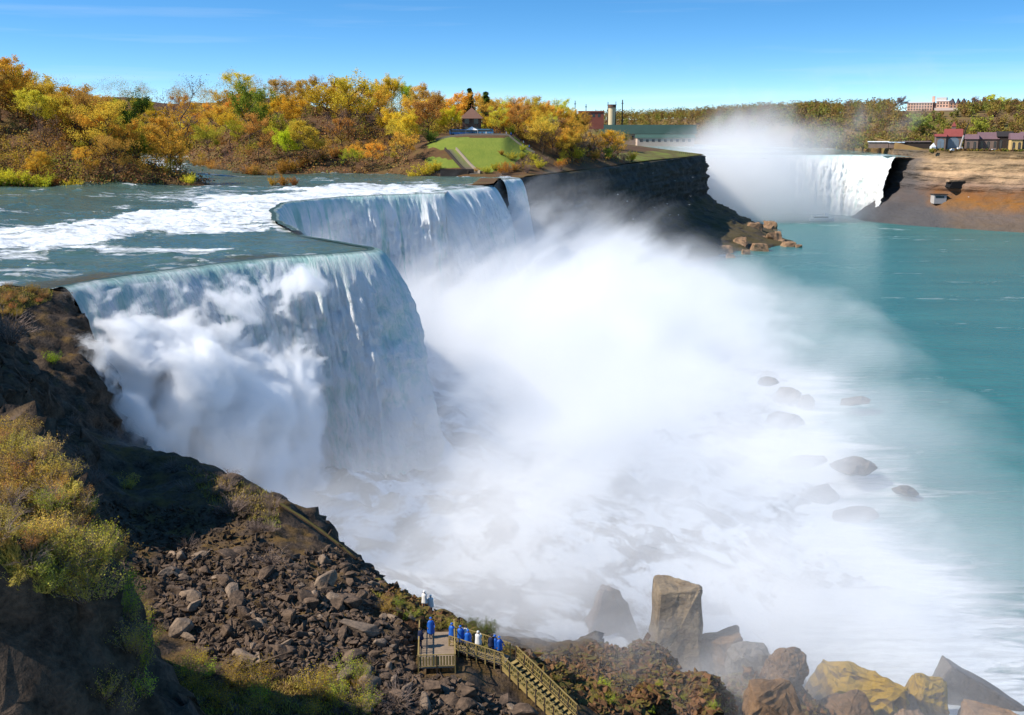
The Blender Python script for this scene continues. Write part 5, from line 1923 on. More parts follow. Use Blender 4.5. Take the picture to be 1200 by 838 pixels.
def person(loc, rz, body, poncho, label, group=None, hair=True, s=1.0):
    t = thing('person', label, 'person', loc, rz, group, s)
    b = link(bpy.data.objects.new('body', BODY[body]), t)
    if poncho:
        b.material_slots[1].link = 'OBJECT'
        b.material_slots[1].material = {'b': BLUEP, 'w': WHITEP, 'n': NAVY}[poncho[0]]
        link(bpy.data.objects.new('poncho', PON[poncho]), t)
        if not hair:
            hd = link(bpy.data.objects.new('hood', HAIRM), t)
            hd.scale = (1.12, 1.12, 1.012)
            hd.material_slots[0].link = 'OBJECT'
            hd.material_slots[0].material = b.material_slots[1].material
    if hair:
        link(bpy.data.objects.new('hair', HAIRM), t)
        link(bpy.data.objects.new('face', FACEM), t)
    return t


def at_deck(u, v, z):
    p = W(u, v, z)
    return (p[0], p[1], z)


D0 = DZ + .26
person(at_deck(493, 759, D0), 1.9, 1, 'navy', 'person in dark navy jacket standing at the left railing of the platform')
person(at_deck(505, 747, D0), .3, 2, 'bluelong', 'person in long blue poncho at the back of the platform', hair=False)
for u, t, pn, bd, rz, lab, hr in [(530, .02, 'blue', 0, 2.6, 'person in blue poncho at the left end of the crowd on the walkway', False), (538, .16, 'bluelong', 1, 2.9, 'tall person in bright blue poncho in the middle of the crowd', False),
                                  (544, .27, 'white', 0, 1.2, 'person in white top behind the tall blue poncho', True), (547, .33, 'blue', 2, 3.3, 'person in blue poncho leaning right of the tall one', False),
                                  (558, .47, 'white', 1, 2.8, 'person in pale hooded top at the walkway railing', False), (573, .70, 'navy', 0, 3.3, 'person in dark jacket near the right end of the walkway', True),
                                  (577, .78, 'blue', 0, 2.4, 'person in blue poncho at the right end of the walkway', False), (566, .9, 'blue', 2, .6, 'person in blue poncho where the walkway meets the stairs', False)]:
    q = WA + (WB - WA) * t
    person((q[0] + random.uniform(-.3, .1), q[1] + random.uniform(-.35, .45), q[2] + .25 - .05 * t), rz, bd, pn, lab, None, hr)
for k, (u, v, y) in enumerate(((498, 731, 87.0), (505, 732, 87.2))):
    p = Y(u, v, y)
    person((p[0], p[1], float(slope_z(p[0], p[1]))), 2.6 + k, k, 'white', ('left' if k == 0 else 'right') + ' one of the two people in white hoods behind the ridge bushes', None, False)
# tiny figures on the island
for k in range(9):
    u = 537 + k * 3.1 + random.uniform(-1, 1)
    x = (u - 600) / FPX * 473.5
    y = 473.5
    person((x, y, iz(x, y)), random.uniform(0, 6), k % 3, ('blue', 'navy', 'white', None)[k % 4], 'tiny visitor standing on the lower path at the brink', 'visitors on the lower path', False)
for k in range(12):
    u = 566 + k * 5.2 + random.uniform(-2, 2)
    y = 530 + random.uniform(0, 4)
    x = (u - 600) / FPX * y
    person((x, y, iz(x, y)), random.uniform(0, 6), k % 3, ('navy', 'white', 'blue', None)[k % 4], 'tiny visitor on the terrace at the top of the lawn', 'visitors on the lawn terrace', False)
for k in range(6):
    u = 793 + k * 2.2
    x = (u - 600) / FPX * 815
    person((x, 815, iz(x, 815)), random.uniform(0, 6), k % 3, 'navy', 'tiny dark visitor at the railing of the island cliff point', 'visitors on the cliff point', False)

# ------------------------------------------------------------------ on the island
BROWNROOF = simple('brown_shingle', (0.16, 0.085, 0.06), .9, .2, .6)
BROWNWALL = simple('brown_timber_wall', (0.13, 0.07, 0.05), .9, .25, .5)
GLASS = simple('dark_window_glass', (0.02, 0.025, 0.03), .15, .2, .5, .6)
STONE = simple('pale_stone_wall', (0.27, 0.22, 0.165), .9, .2, .8)
WHITE = simple('white_paint', (0.75, 0.75, 0.74), .6, .08)
DARKW = simple('dark_stone_wall', (0.04, 0.03, 0.025), .9, .3, .6)
ASPH = simple('path_paving', (0.30, 0.24, 0.18), .9, .2, .5)

pz = iz(PAV[0], 548)
pv_ = thing('pavilion', 'brown pavilion with steep pyramid roof among the trees above the lawn', 'pavilion', (PAV[0], 548, pz))
top = Y(553, 126, 548)[2] - pz
eave = Y(553, 139, 548)[2] - pz
MB().box(-4.6, 4.6, -4.6, 4.6, -1, eave + .2).build('wall', BROWNWALL, pv_)
ro = MB()
ro.add([(-6, -6, eave), (6, -6, eave), (6, 6, eave), (-6, 6, eave), (0, 0, top)], [(0, 1, 4), (1, 2, 4), (2, 3, 4), (3, 0, 4), (3, 2, 1, 0)])
rf_ = ro.build('roof', BROWNROOF, pv_)
MB().tube([(0, 0, top - .2), (0, 0, top + 1.6)], [.25, .08], 6).build('finial', BROWNROOF, rf_)
for s in (-1, 1):
    for k in range(2):
        w_ = MB().box(-1.1 + s * 2.3, 1.1 + s * 2.3, -4.72, -4.6, 1.6 + 4 * k, 4.0 + 4 * k).build('window', GLASS, pv_)

# buses / canopies on the terrace
def coach(u, y, rz, col, lab):
    x = (u - 600) / FPX * y
    t = thing('coach', lab, 'coach', (x, y, iz(x, y)), rz)
    MB().prism([(-5.5, .5), (5.4, .5), (5.6, 1.6), (5.3, 3.0), (-5.4, 3.1), (-5.6, 1.5)], 'y', -1.25, 1.25).build('body', col, t)
    for s in (-1, 1):
        MB().box(-5.0, 4.9, s * 1.26 - .015, s * 1.26 + .015, 1.75, 2.65).build('window', GLASS, t)
    for wx in (-3.6, 3.4):
        for s in (-1, 1):
            MB().tube([(wx, s * 1.0, .5), (wx, s * 1.28, .5)], .5, 12).build('wheel', DARKW, t)
    return t


coach(541, 540, .05, simple('light_blue_paint', (0.16, 0.32, 0.55), .4, .1), 'light blue coach parked left of the white canopy above the lawn')
coach(566, 541, -.05, simple('teal_blue_paint', (0.10, 0.26, 0.42), .4, .1), 'darker blue coach parked right of the white canopy above the lawn')
x = (554 - 600) / FPX * 537
t = thing('canopy_tent', 'white canopy tent standing in front of the brown pavilion', 'tent', (x, 537, iz(x, 537)))
MB().add([(-3, -2, 2.5), (3, -2, 2.5), (3, 2, 2.5), (-3, 2, 2.5), (0, 0, 4.2)], [(0, 1, 4), (1, 2, 4), (2, 3, 4), (3, 0, 4), (3, 2, 1, 0)]).build('roof', WHITE, t)
for sx_ in (-2.9, 2.9):
    for sy_ in (-1.9, 1.9):
        MB().tube([(sx_, sy_, 0), (sx_, sy_, 2.5)], .07, 6).build('pole', WHITE, t)
# terrace wall
mb = MB()
prev = None
for u in np.arange(512, 632, 6):
    x = (u - 600) / FPX * 527.5
    p = (x, 527.5, iz(x, 527.5) + .2)
    if prev:
        mb.bar(prev, p, .5, 1.3)
    prev = p
tag(mb.build('terrace_wall', STONE, None), 'low pale stone wall along the top of the lawn', 'wall')
# stone stairs down the bank
mb = MB()
st0, st1 = Y(527, 176, 508), Y(556, 197, 483)
stt = thing('stone_staircase', 'pale stone stairs with dark landing descending the bank left of the lawn', 'stairs', tuple(st1))
for k in range(34):
    q = st1 + (st0 - st1) * k / 34
    zq = iz(q[0], q[1]) + .25
    mb.box(q[0] - st1[0] - 2.2, q[0] - st1[0] + 2.2, q[1] - st1[1], q[1] - st1[1] + .9, zq - st1[2] - .8, zq - st1[2])
mb.build('steps', STONE, stt)
for s in (-2.6, 2.6):
    mb = MB()
    for k in range(33):
        q0, q1 = st1 + (st0 - st1) * k / 34, st1 + (st0 - st1) * (k + 1) / 34
        mb.bar((q0[0] - st1[0] + s, q0[1] - st1[1], iz(q0[0], q0[1]) - st1[2] + .7), (q1[0] - st1[0] + s, q1[1] - st1[1], iz(q1[0], q1[1]) - st1[2] + .7), .45, 1.3)
    mb.build('parapet', STONE if s > 0 else DARKW, stt)
x0, x1 = (517 - 600) / FPX * 484, (556 - 600) / FPX * 484
tag(MB().box(x0, x1, 483.5, 484.5, 0.5, 4.4).build('retaining_wall', DARKW), 'dark retaining wall at the foot of the stone stairs', 'wall')
# lower path
mb = MB()
prev = None
for u in np.arange(404, 588, 4):
    y = np.interp(u, [404, 560, 588], [503, 474, 470])
    x = (u - 600) / FPX * y
    p = (x, y, iz(x, y) + .18)
    if prev:
        mb.bar(prev, p, 3.4, .3)
    prev = p
tag(mb.build('path', ASPH), kind='structure')

# distant works beyond the wood
def far_at(u, y):
    return ((u - 600) / FPX * y, y)


RED = simple('red_brick', (0.28, 0.09, 0.06), .9, .2, .3)
x, y = far_at(691, 760)
z0 = Y(691, 146, y)[2]
t = thing('brick_building', 'flat red brick building rising behind the wood on the skyline', 'building', (x, y, z0))
hgt = Y(691, 131.5, y)[2] - z0
MB().box(-9, 8, -6, 6, -3, hgt).build('wall', RED, t)
MB().box(-9.4, 8.4, -6.4, 6.4, hgt + .003, hgt + .8).build('roof', simple('rust_roof', (0.34, 0.12, 0.07), .9, .2), t)
for k in range(4):
    MB().box(-7.6 + k * 3.8, -5.8 + k * 3.8, -6.05, -5.95, hgt - 3.4, hgt - 1.2).build('window', GLASS, t)
x, y = far_at(714, 1300)
z0 = Y(714, 150, y)[2]
t = thing('water_tower', 'cream round tower with dark rim on the skyline beside the masts', 'tower', (x, y, z0))
h1, h2 = Y(714, 126, y)[2] - z0, Y(714, 122.5, y)[2] - z0
MB().tube([(0, 0, -20), (0, 0, h1)], [4.2, 4.2], 16).build('shaft', simple('cream_render', (0.62, 0.50, 0.30), .9, .1), t)
MB().tube([(0, 0, h1), (0, 0, h2)], [5.0, 4.6], 16).build('rim', simple('dark_brown_rim', (0.12, 0.07, 0.05), .9, .2), t)
for k, (u, v, w_) in enumerate([(709.5, 119.5, .7), (718.5, 119, .6), (726, 117, 1.0), (651, 117, .4), (672, 118, .4), (684.5, 122, .4)]):
    y = 1300 if k < 3 else 780
    x, _ = far_at(u, y)
    z0 = Y(u, 148, y)[2]
    t = thing('mast', ('slim dark mast just left of the cream tower', 'slim dark mast just right of the cream tower', 'thicker chimney mast furthest right of the cream tower', 'thin pole left of the red brick building above the trees',
                       'thin pole in the middle above the trees before the brick building', 'short thin pole over the left end of the brick building')[k], 'mast', (x, y, z0))
    hh_ = Y(u, v, y)[2] - z0
    MB().tube([(0, 0, -14), (0, 0, hh_)], [w_, w_ * .6], 7).build('pole', DARKW, t)
    MB().box(-w_ * 1.8, w_ * 1.8, -w_ * .3, w_ * .3, hh_ * .86, hh_ * .86 + .5).build('crossarm', DARKW, t)
# long green-roofed powerhouse by the far rapids
x, y = far_at(712, 1290)
z0 = Y(712, 167, y)[2]
t = thing('powerhouse', 'long stone building with dark green roof beside the far rapids', 'building', (x, y, z0))
L_ = 100
MB().box(-8, L_, 0, 26, -6, 10).build('wall', simple('pinkish_stone', (0.42, 0.30, 0.24), .9, .2, .2), t)
MB().prism([(-1.5, 10.0), (27.5, 10.0), (22, 20.5), (4, 20.5)], 'x', -11, L_ + 3).build('roof', simple('green_copper_roof', (0.035, 0.075, 0.06), .7, .2, .1), t)
for k in range(14):
    MB().box(-4 + k * 7.2, -.6 + k * 7.2, -.12, .0, 3.0, 8.0).build('window', GLASS, t)
t = thing('powerhouse_annex', 'lower green roofed annex in front of the long stone building', 'building', (x + 34, y - 26, z0 - .5))
MB().box(-4, 62, 0, 18, -6, 6).build('wall', simple('pale_pinkish_stone', (0.5, 0.38, 0.30), .9, .2, .2), t)
MB().prism([(-1, 6.0), (19, 6.0), (16, 10), (3, 10)], 'x', -5, 63).build('roof', simple('dark_green_roof', (0.05, 0.10, 0.08), .7, .2, .1), t)
for k in range(9):
    MB().box(-1 + k * 7, 2.2 + k * 7, -.12, .0, 1.4, 4.4).build('window', GLASS, t)

# ------------------------------------------------------------------ right-hand far bank buildings
BRICK = simple('tan_pink_brick', (0.58, 0.36, 0.26), .9, .15, .15)
x, y = far_at(1082, 1265)
z0 = float(far_z(np.array(x), np.array(y))) - 1
t = thing('brick_institution', 'long tan brick building with towers and chimney on the hilltop', 'building', (x, y, z0), -0.5)
zt = Y(1082, 118.5, y)[2] - z0
zl = Y(1082, 120.5, y)[2] - z0
MB().box(-29, -1, -7, 8, -12, zl).build('wall', BRICK, t)
MB().box(-29.5, -.5, -7.5, 8.5, zl + .003, zl + .9).build('roof', WHITE, t)
MB().box(3, 16.5, -8, 8, -12, zt - .4).build('wall', BRICK, t)
MB().box(-1, 3, -5, 7, -12, zt - 2).build('wall', simple('dark_recess_brick', (0.12, 0.08, 0.07), .9, .2), t)
MB().box(1, 17, -8.4, 8.4, zt - .397, zt + .5).build('roof', WHITE, t)
MB().box(2, 13, -4, 5, zt + .503, zt + 4).build('rooftop_house', simple('pale_grey_render', (0.5, 0.46, 0.42), .9, .1), t)
MB().box(-3.2, -.2, 0, 3, zl - 1, Y(1082, 112.6, y)[2] - z0).build('chimney', BRICK, t)
MB().box(17, 33, -9, 8, -14, zl - 1).build('wall', simple('brown_brick', (0.34, 0.19, 0.12), .9, .2, .2), t)
for k, (a, b) in enumerate(((17, 22), (24, 27), (29, 34))):
    MB().prism([(a - .3, zl - 1), (b + .3, zl - 1), ((a + b) / 2, zl + 4.5)], 'y', -9.3, 3).build('gable', simple('slate_roof', (0.12, 0.09, 0.09), .8, .2), t)
MB().box(2, 27, -15, -8.05, -14, 3.5).build('porch', simple('pale_porch', (0.55, 0.45, 0.4), .9, .1), t)
for row in range(3):
    for k in range(9):
        MB().box(-27.5 + k * 3, -26.1 + k * 3, -7.1, -6.98, 1.2 + row * 2.9, 3.0 + row * 2.9).build('window', GLASS, t)
    for k in range(4):
        MB().box(4 + k * 3.2, 5.5 + k * 3.2, -8.1, -7.98, 1.6 + row * 3.2, 3.6 + row * 3.2).build('window', GLASS, t)
    for k in range(4):
        MB().box(18.5 + k * 3.7, 20 + k * 3.7, -9.1, -8.98, 1.0 + row * 2.8, 2.7 + row * 2.8).build('window', GLASS, t)

REDROOF = simple('red_tile_roof', (0.26, 0.06, 0.05), .8, .2, .3)
PURP = simple('plum_slate_roof', (0.17, 0.10, 0.11), .8, .2, .3)
DSTONE = simple('brown_rubble_stone', (0.20, 0.14, 0.11), .9, .25, .4)
YB = simple('yellow_ochre_wall', (0.55, 0.38, 0.15), .9, .1)
SC = lambda y: y / FPX * 1.0


def hall(u0, u1, y, vbase, veave, vridge, wall, roof, label, gable_front=False, depth=14, cupola=False, arches=0):
    x0, x1 = (u0 - 600) / FPX * y, (u1 - 600) / FPX * y
    xm = (x0 + x1) / 2
    zb, ze, zr = Y(xm / y * FPX + 600, vbase, y)[2], Y(600, veave, y)[2], Y(600, vridge, y)[2]
    w2 = (x1 - x0) / 2
    t = thing('stone_hall', label, 'building', (xm, y, zb), -0.3)
    ze -= zb
    zr -= zb
    MB().box(-w2, w2, 0, depth, -4, ze).build('wall', wall, t)
    if gable_front:
        r_ = MB().prism([(-w2 - .6, ze), (w2 + .6, ze), (0, zr)], 'y', .6, depth + .8).build('roof', roof, t)
        MB().prism([(-w2, ze + .003), (w2, ze + .003), (0, zr - .5)], 'y', 0, .59).build('gable', wall, t)
    else:
        r_ = MB().prism([(-.9, ze), (depth + .9, ze), (depth * .7, zr), (depth * .3, zr)], 'x', -w2 - .6, w2 + .6).build('roof', roof, t)
    if cupola:
        MB().box(-1.6, 1.6, depth * .5 - 1.6, depth * .5 + 1.6, zr - .6, zr + 2).build('cupola', DSTONE, r_)
        MB().add([(-2, depth * .5 - 2, zr + 2), (2, depth * .5 - 2, zr + 2), (2, depth * .5 + 2, zr + 2), (-2, depth * .5 + 2, zr + 2), (0, depth * .5, zr + 6)], [(0, 1, 4), (1, 2, 4), (2, 3, 4), (3, 0, 4), (3, 2, 1, 0)]).build('spire', REDROOF, r_)
    n = arches or max(2, int(w2 * 2 / 4))
    for k in range(n):
        c = -w2 + (2 * w2) * (k + .5) / n
        ww = min(1.0, w2 / n * .62) if not arches else w2 / n * .66
        pl = [(c - ww, .6), (c + ww, .6), (c + ww, ze * .66)] + [(c + ww * math.cos(a), ze * .66 + ww * .8 * math.sin(a)) for a in np.linspace(.4, 2.74, 6)] + [(c - ww, ze * .66)]
        f_ = MB().prism(pl, 'y', -.12, -.003).build('window', GLASS if not arches else simple('pale_blue_glass', (0.16, 0.2, 0.24), .2, .2, .5, .5), t)
        MB().box(c - .09, c + .09, -.2, -.125, .7, ze * .66).build('frame', DSTONE, f_)
    return t


hall(1087, 1098, 916, 176.5, 160, 157, DSTONE, REDROOF, 'left wing of the red roofed hall with one tall arched window', arches=1)
hall(1098, 1116, 920, 176.5, 160, 151, DSTONE, REDROOF, 'red roofed stone hall with cupola and large pale windows on the cliff top', cupola=True, arches=1)
hall(1121, 1135, 915, 175.5, 163, 157.5, DSTONE, PURP, 'small dark roofed stone house right of the crane')
hall(1137, 1158, 918, 174, 163, 155, DSTONE, PURP, 'wide stone house with plum coloured roof in the middle of the row')
hall(1158, 1174, 914, 175.5, 160, 154, DARKW, simple('black_roof', (0.03, 0.025, 0.025), .8, .2), 'dark shadowed hall between the plum roof and the yellow gable')
hall(1174, 1186, 898, 176, 163.5, 156, YB, PURP, 'house with bright yellow gable wall near the right edge', depth=18, gable_front=False)
hall(1186, 1206, 908, 177, 160, 154.5, DARKW, PURP, 'dark hall at the right edge beside the yellow gable house')
hall(1010, 1032, 1010, 168.5, 166.5, 165.6, DSTONE, WHITE, 'low white roofed shed at the left near the far fall', depth=8)
hall(1034, 1050, 1000, 168.5, 167.2, 166.4, DSTONE, simple('pale_blue_roof', (.45, .55, .62), .6, .1), 'low pale blue roofed shed beside the white roofed shed', depth=8)
hall(1050, 1080, 1000, 168.5, 166.4, 165.2, DARKW, simple('brown_flat_roof', (.12, .09, .08), .8, .2), 'long low brown roofed shed left of the red roofed hall', depth=8)
x, y = far_at(1084, 916)
z0 = Y(1084, 175, y)[2]
t = thing('canopy_tent', 'small white peaked tent left of the red roofed hall', 'tent', (x, y, z0))
MB().add([(-2, -2, 2), (2, -2, 2), (2, 2, 2), (-2, 2, 2), (.4, 0, 5.4)], [(0, 1, 4), (1, 2, 4), (2, 3, 4), (3, 0, 4), (3, 2, 1, 0)]).build('roof', WHITE, t)
MB().box(-1.9, 1.9, -1.9, 1.9, -1, 2).build('side_wall', WHITE, t)
# crane
x, y = far_at(1115, 906)
z0 = Y(1115, 176, y)[2]
t = thing('crane', 'white mobile crane with raised dark boom beside the red roofed hall', 'crane', (x, y, z0))
MB().box(-2, 2, -1.2, 1.2, .5, 2.2).build('body', WHITE, t)
for wx in (-1.3, 1.3):
    for s in (-1, 1):
        MB().tube([(wx, s * .9, .5), (wx, s * 1.25, .5)], .5, 10).build('wheel', DARKW, t)
MB().bar((0, 0, 2), (2.4, 0, 12), 1.0, .9).build('lower_boom', simple('pale_steel', (.5, .45, .4), .5, .1), t)
MB().bar((2.4, 0, 12), (5.6, 0, Y(1123, 144, y)[2] - z0), .8, .7).build('upper_boom', DARKW, t)
for k, (u, v, rz) in enumerate(((1107.5, 176.5, .1), (1154.5, 177, -.1), (1178, 177.5, .05))):
    y = 902 - 5 * k
    x, _ = far_at(u, y)
    t = thing('parked_car', ('white car parked left of the crane', 'white car parked in front of the plum roofed house', 'white car parked in front of the yellow gable')[k], 'car', (x, y, Y(u, v, y)[2] - .3), rz, None, 1.25)
    MB().prism([(-2.2, .35), (2.2, .35), (2.25, .8), (1.2, .95), (.6, 1.5), (-1.1, 1.5), (-1.7, .98), (-2.2, .9)], 'y', -.88, .88).build('body', WHITE, t)
    for s in (-1, 1):
        MB().prism([(-1.5, .98), (1.0, .98), (.55, 1.42), (-1.05, 1.42)], 'y', s * .885 - .008, s * .885 + .008).build('window', GLASS, t)
    for wx in (-1.35, 1.35):
        for s in (-1, 1):
            MB().tube([(wx, s * .7, .34), (wx, s * .92, .34)], .34, 10).build('wheel', DARKW, t)
# white sign, hut and tunnel mouth on the far cliff
x, y = far_at(1122, 895)
z0 = Y(1122, 184, y)[2]
t = thing('signboard', 'blank white board on posts at the edge of the far cliff', 'sign', (x, y, z0))
MB().box(-2, 2, -.1, .1, 0, 2.5).build('panel', WHITE, t)
for s in (-1.5, 1.5):
    MB().box(s - .1, s + .1, .11, .3, -4, 2.3).build('post', DARKW, t)
x, y = far_at(1099, 881)
z0 = Y(1099, 233, y)[2]
t = thing('observation_hut', 'small pale hut with dark roof on the slope below the far cliff', 'hut', (x, y, z0))
MB().box(-6, 4, 0, 8, -4, 3).build('wall', simple('grey_concrete', (.38, .35, .33), .9, .15), t)
MB().box(-6.6, 5, -.6, 9, 3.003, 3.7).build('roof', DARKW, t)
MB().box(-5, 2, -.1, -.003, .6, 2.4).build('window', GLASS, t)
x, y = far_at(1124, 879)
z0 = Y(1124, 220, y)[2]
t = thing('tunnel_portal', 'dark tunnel mouth in the far cliff above the hut', 'tunnel', (x, y, z0))
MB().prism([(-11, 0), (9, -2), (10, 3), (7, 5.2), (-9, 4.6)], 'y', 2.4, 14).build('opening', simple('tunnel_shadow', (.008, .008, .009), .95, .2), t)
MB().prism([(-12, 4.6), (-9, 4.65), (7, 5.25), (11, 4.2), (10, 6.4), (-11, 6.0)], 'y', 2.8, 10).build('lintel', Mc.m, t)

# ------------------------------------------------------------------ tour boat
x, y = far_at(961, 918)
t = thing('tour_boat', 'white double deck tour boat below the great far fall', 'boat', (x, y, -55.0), R(8))
hull_ = MB()
st = [(-11, 1.6, 2.0), (-8, 2.8, 1.9), (0, 3.1, 1.8), (7, 2.6, 2.1), (11.5, .25, 2.9)]
hv, hf = [], []
for xx, hw, hz in st:
    hv += [(xx, -hw, hz), (xx * .96, -hw * .7, -.6), (xx * .96, hw * .7, -.6), (xx, hw, hz)]
for i in range(len(st) - 1):
    for k in range(3):
        hf.append((i * 4 + k, i * 4 + k + 1, i * 4 + 5 + k, i * 4 + 4 + k))
    hf.append((i * 4 + 3, i * 4, i * 4 + 4, i * 4 + 7))
hf += [(0, 1, 2, 3), tuple(len(st) * 4 - 4 + k for k in (3, 2, 1, 0))]
hull_.add(hv, hf).build('hull', WHITE, t)
cb = MB().box(-8.5, 5.5, -2.2, 2.2, 1.9, 4.2).build('cabin', WHITE, t)
for s in (-1, 1):
    MB().box(-8, 5, s * 2.21 - .01, s * 2.21 + .01, 2.6, 3.6).build('window', GLASS, cb)
MB().box(-9, 6.5, -2.6, 2.6, 4.203, 4.4).build('upper_deck', WHITE, t)
MB().box(2.5, 5, -1.4, 1.4, 4.403, 6.6).build('wheelhouse', WHITE, t)
for s in (-1, 1):
    mb = MB()
    for k in range(10):
        mb.bar((-8.8 + k * 1.2, s * 2.5, 4.4), (-8.8 + k * 1.2, s * 2.5, 5.4), .07)
    mb.bar((-8.8, s * 2.5, 5.4), (2.4, s * 2.5, 5.4), .07)
    mb.build('railing', simple('blue_grey_steel', (.2, .25, .32), .5, .1), t)

# ------------------------------------------------------------------ gulls
gb = MB().tube([(0, -.28, 0), (0, -.18, .03), (0, 0, .04), (0, .18, .02), (0, .34, .0)], [.03, .08, .1, .07, .02], 7)
gbo = gb.build('body', WHITE, None, True)
GB = gbo.data
bpy.data.objects.remove(gbo)
GW = []
for s in (-1, 1):
    o = MB().add([(s * .05, -.1, .05), (s * .05, .1, .05), (s * .4, .06, .2), (s * .4, -.13, .2), (s * .8, .12, .12), (s * .78, .0, .12),
                  (s * .05, -.1, .03), (s * .05, .1, .03), (s * .4, .06, .18), (s * .4, -.13, .18), (s * .8, .12, .11), (s * .78, .0, .11)],
                 [(0, 1, 2, 3), (3, 2, 4, 5), (6, 7, 8, 9), (9, 8, 10, 11), (0, 3, 9, 6), (3, 5, 11, 9), (1, 2, 8, 7), (2, 4, 10, 8), (4, 5, 11, 10)]).build('wing', WHITE)
    GW.append(o.data)
    bpy.data.objects.remove(o)
for k, (u, v, y) in enumerate([(724, 228, 520), (767, 243, 600), (782, 239, 640), (785, 252, 620), (764, 286, 560), (795, 252, 640), (809, 230, 700), (808, 240, 690), (742, 257, 540), (791, 212, 720), (765, 203, 690), (735, 236, 560), (1135, 231, 620), (812, 208, 720)]):
    p = Y(u, v, y)
    t = thing('gull', 'small white gull flying in front of the dark island cliff' if u < 900 else 'lone white gull flying before the orange slope of the far bank', 'gull', p, random.uniform(0, 6.28), 'gulls before the island cliff' if u < 900 else None, 1.25)
    link(bpy.data.objects.new('body', GB), t)
    for w_ in GW:
        link(bpy.data.objects.new('wing', w_), t)

# ------------------------------------------------------------------ mist
def volume_box(name, label, x0, x1, y0, y1, z0, z1, build, step=1.0):
    v = [(x, y, z) for z in (z0, z1) for y in (y0, y1) for x in (x0, x1)]
    me = bpy.data.meshes.new(name)
    me.from_pydata(v, [], [(0, 2, 3, 1), (4, 5, 7, 6), (0, 1, 5, 4), (2, 6, 7, 3), (0, 4, 6, 2), (1, 3, 7, 5)])
    o = link(bpy.data.objects.new(name, me))
    M = Mat(name + '_volume')
    M.nt.nodes.remove(M.b)
    pv = M.n('VolumePrincipled')
    pv.inputs['Color'].default_value = (1, 1, 1, 1)
    pv.inputs['Anisotropy'].default_value = 0.0
    M.nt.links.new(pv.outputs[0], M.nt.nodes['Material Output'].inputs['Volume'])
    M.put(pv.inputs['Density'], build(M))
    M.m.cycles.volume_step_rate = step if hasattr(M.m, 'cycles') else 1.0
    me.materials.append(M.m)
    return tag(o, label, 'mist', kind='stuff')


def sepxyz(M):
    g = M.n('NewGeometry')
    s_ = M.n('SeparateXYZ', {0: g.outputs['Position']})
    return g.outputs['Position'], s_.outputs[0], s_.outputs[1], s_.outputs[2]


def smooth(M, x, a, b):
    return M.n('MapRange', {0: x, 1: a, 2: b}, interpolation_type='SMOOTHSTEP').outputs[0]


def main_mist(M):
    P_, X_, Y_, Z_ = sepxyz(M)
    m = M.math
    wd = m('SUBTRACT', X_, m('MULTIPLY_ADD', Y_, .13, -68.0))          # metres out from the line of the falls
    # the spray leans outward and upward: shear the noise so that wisps slant
    sh = M.n('CombineXYZ', {0: m('SUBTRACT', X_, m('MULTIPLY', Z_, .9)), 1: m('ADD', Y_, m('MULTIPLY', Z_, .2)), 2: m('MULTIPLY', Z_, .8)}).outputs[0]
    n1 = M.noise(sh, 1 / 30, 7, .62, .6)
    n3 = M.noise(sh, 1 / 13, 5, .62, .8)
    H = m('MULTIPLY', smooth(M, wd, 150.0, 18.0), 44.0)
    ys_ = m('SUBTRACT', Y_, m('MULTIPLY', smooth(M, X_, 26.0, 46.0), 24.0))
    H = m('MULTIPLY', H, smooth(M, ys_, 88.0, 124.0))
    nearf = m('MULTIPLY_ADD', m('MAXIMUM', smooth(M, wd, 14.0, 44.0), smooth(M, Y_, 205.0, 250.0)), .78, .22)
    nearf = m('MAXIMUM', nearf, smooth(M, Y_, 150.0, 120.0))
    H = m('MULTIPLY', H, nearf)
    h = m('DIVIDE', m('ADD', Z_, 57.0), m('MAXIMUM', H, .5))
    s_ = m('SUBTRACT', m('MULTIPLY_ADD', n1, 2.6, -.35), h)
    d = m('MULTIPLY', m('MULTIPLY', m('MINIMUM', m('MAXIMUM', s_, 0.0), 1.0), .15), m('MULTIPLY_ADD', smooth(M, n3, .36, .58), .85, .15))
    # thin drifting veil further out, over the rocks and up the cliff
    n2 = M.noise(sh, 1 / 55, 4, .6, .6)
    vt = m('MULTIPLY', m('MULTIPLY', smooth(M, wd, 190.0, 45.0), smooth(M, Y_, 92.0, 116.0)), 56.0)
    vh = m('DIVIDE', m('ADD', Z_, 57.0), m('MAXIMUM', vt, .5))
    s2 = m('MAXIMUM', m('SUBTRACT', m('MULTIPLY_ADD', n2, 2.6, -.55), vh), 0.0)
    return m('ADD', d, m('MULTIPLY', m('MINIMUM', s2, 1.0), .026))


volume_box('mist', 'great white cloud of spray filling the gorge below the near falls', -62, 190, 92, 520, -54.9, 8, main_mist)


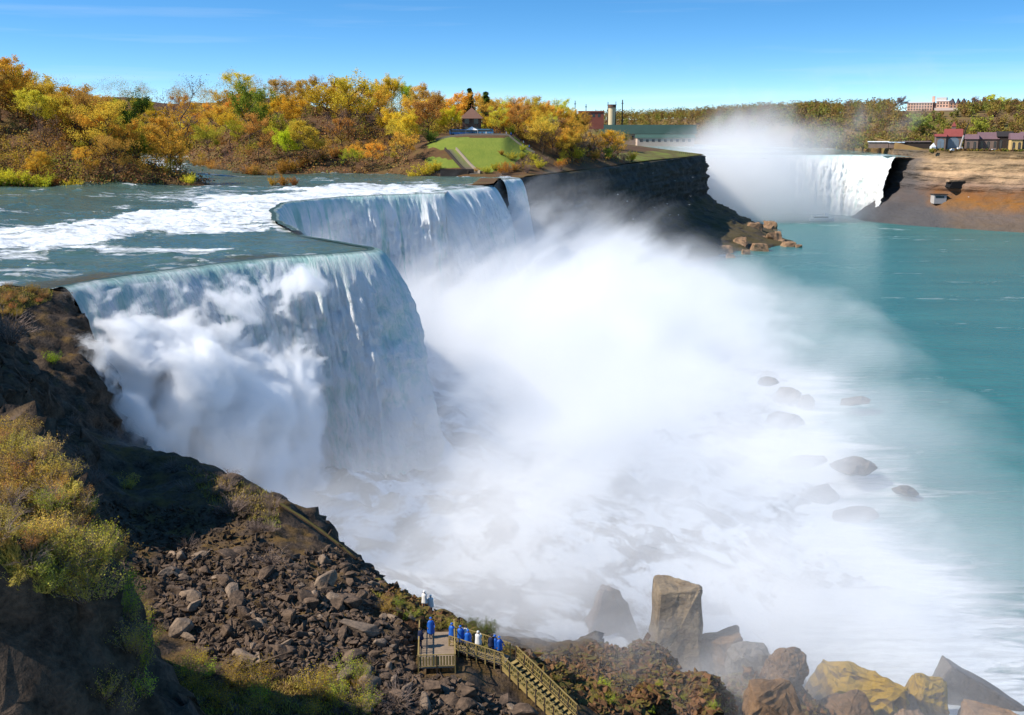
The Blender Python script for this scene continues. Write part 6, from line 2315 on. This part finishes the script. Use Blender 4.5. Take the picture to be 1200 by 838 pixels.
def plume_mist(M):
    P_, X_, Y_, Z_ = sepxyz(M)
    m = M.math
    n1 = M.noise(P_, 1 / 7.0, 8, .64, .5)
    n2 = M.noise(P_, 1 / 30, 2, .5)
    wd = m('SUBTRACT', X_, m('MULTIPLY_ADD', Y_, .9, -199.0))          # out from the near crest, along its slanted line
    core = m('MULTIPLY', smooth(M, wd, 0.0, 5.0), smooth(M, wd, 27.0, 12.0))
    ends = m('MULTIPLY', smooth(M, X_, -62.0, -54.0), smooth(M, X_, -28.0, -37.0))
    topz = m('ADD', m('MULTIPLY_ADD', m('ADD', X_, 55.0), -.50, -10.0), m('MULTIPLY', M.noise(P_, 1 / 15, 4, .6, .4), 15.0))
    hh_ = smooth(M, m('SUBTRACT', Z_, topz), 2.5, -8.0)
    s_ = m('ADD', m('MULTIPLY_ADD', n1, 6.0, -3.55), m('MULTIPLY', m('MULTIPLY', core, ends), m('MULTIPLY_ADD', n2, .4, m('MULTIPLY', hh_, 1.1))))
    s_ = m('MULTIPLY', s_, smooth(M, m('MULTIPLY', core, ends), .02, .35))
    return m('MULTIPLY', m('MINIMUM', m('MAXIMUM', s_, 0.0), .6), 1.6)


volume_box('spray_plume', 'billowing white spray thrown up against the left part of the near fall', -64, -14, 138, 186, -50, 1, plume_mist, .6)


def far_mist(M):
    P_, X_, Y_, Z_ = sepxyz(M)
    m = M.math
    n1 = M.noise(P_, 1 / 60, 5, .6, .4)
    # base cloud
    cx = m('SUBTRACT', X_, m('MULTIPLY_ADD', Z_, .25, 205.0))
    g = m('EXPONENT', m('MULTIPLY', m('POWER', m('DIVIDE', m('ABSOLUTE', cx), m('MULTIPLY_ADD', Z_, -.55, 62.0)), 2.0), -1.0))
    up = smooth(M, Z_, 84.0, -30.0)
    s_ = m('ADD', m('MULTIPLY', g, up), m('MULTIPLY_ADD', n1, 1.3, -.82))
    low = m('MULTIPLY', smooth(M, Z_, -25.0, -56.0), .12)
    ed = m('MULTIPLY', smooth(M, X_, 380.0, 338.0), smooth(M, Y_, 872.0, 915.0))
    return m('MULTIPLY', m('MULTIPLY', m('MINIMUM', m('MAXIMUM', m('ADD', s_, low), 0.0), .8), ed), .042)


volume_box('mist', 'tall plume of white mist rising from the great far fall', 60, 385, 870, 1015, -54.9, 85, far_mist)
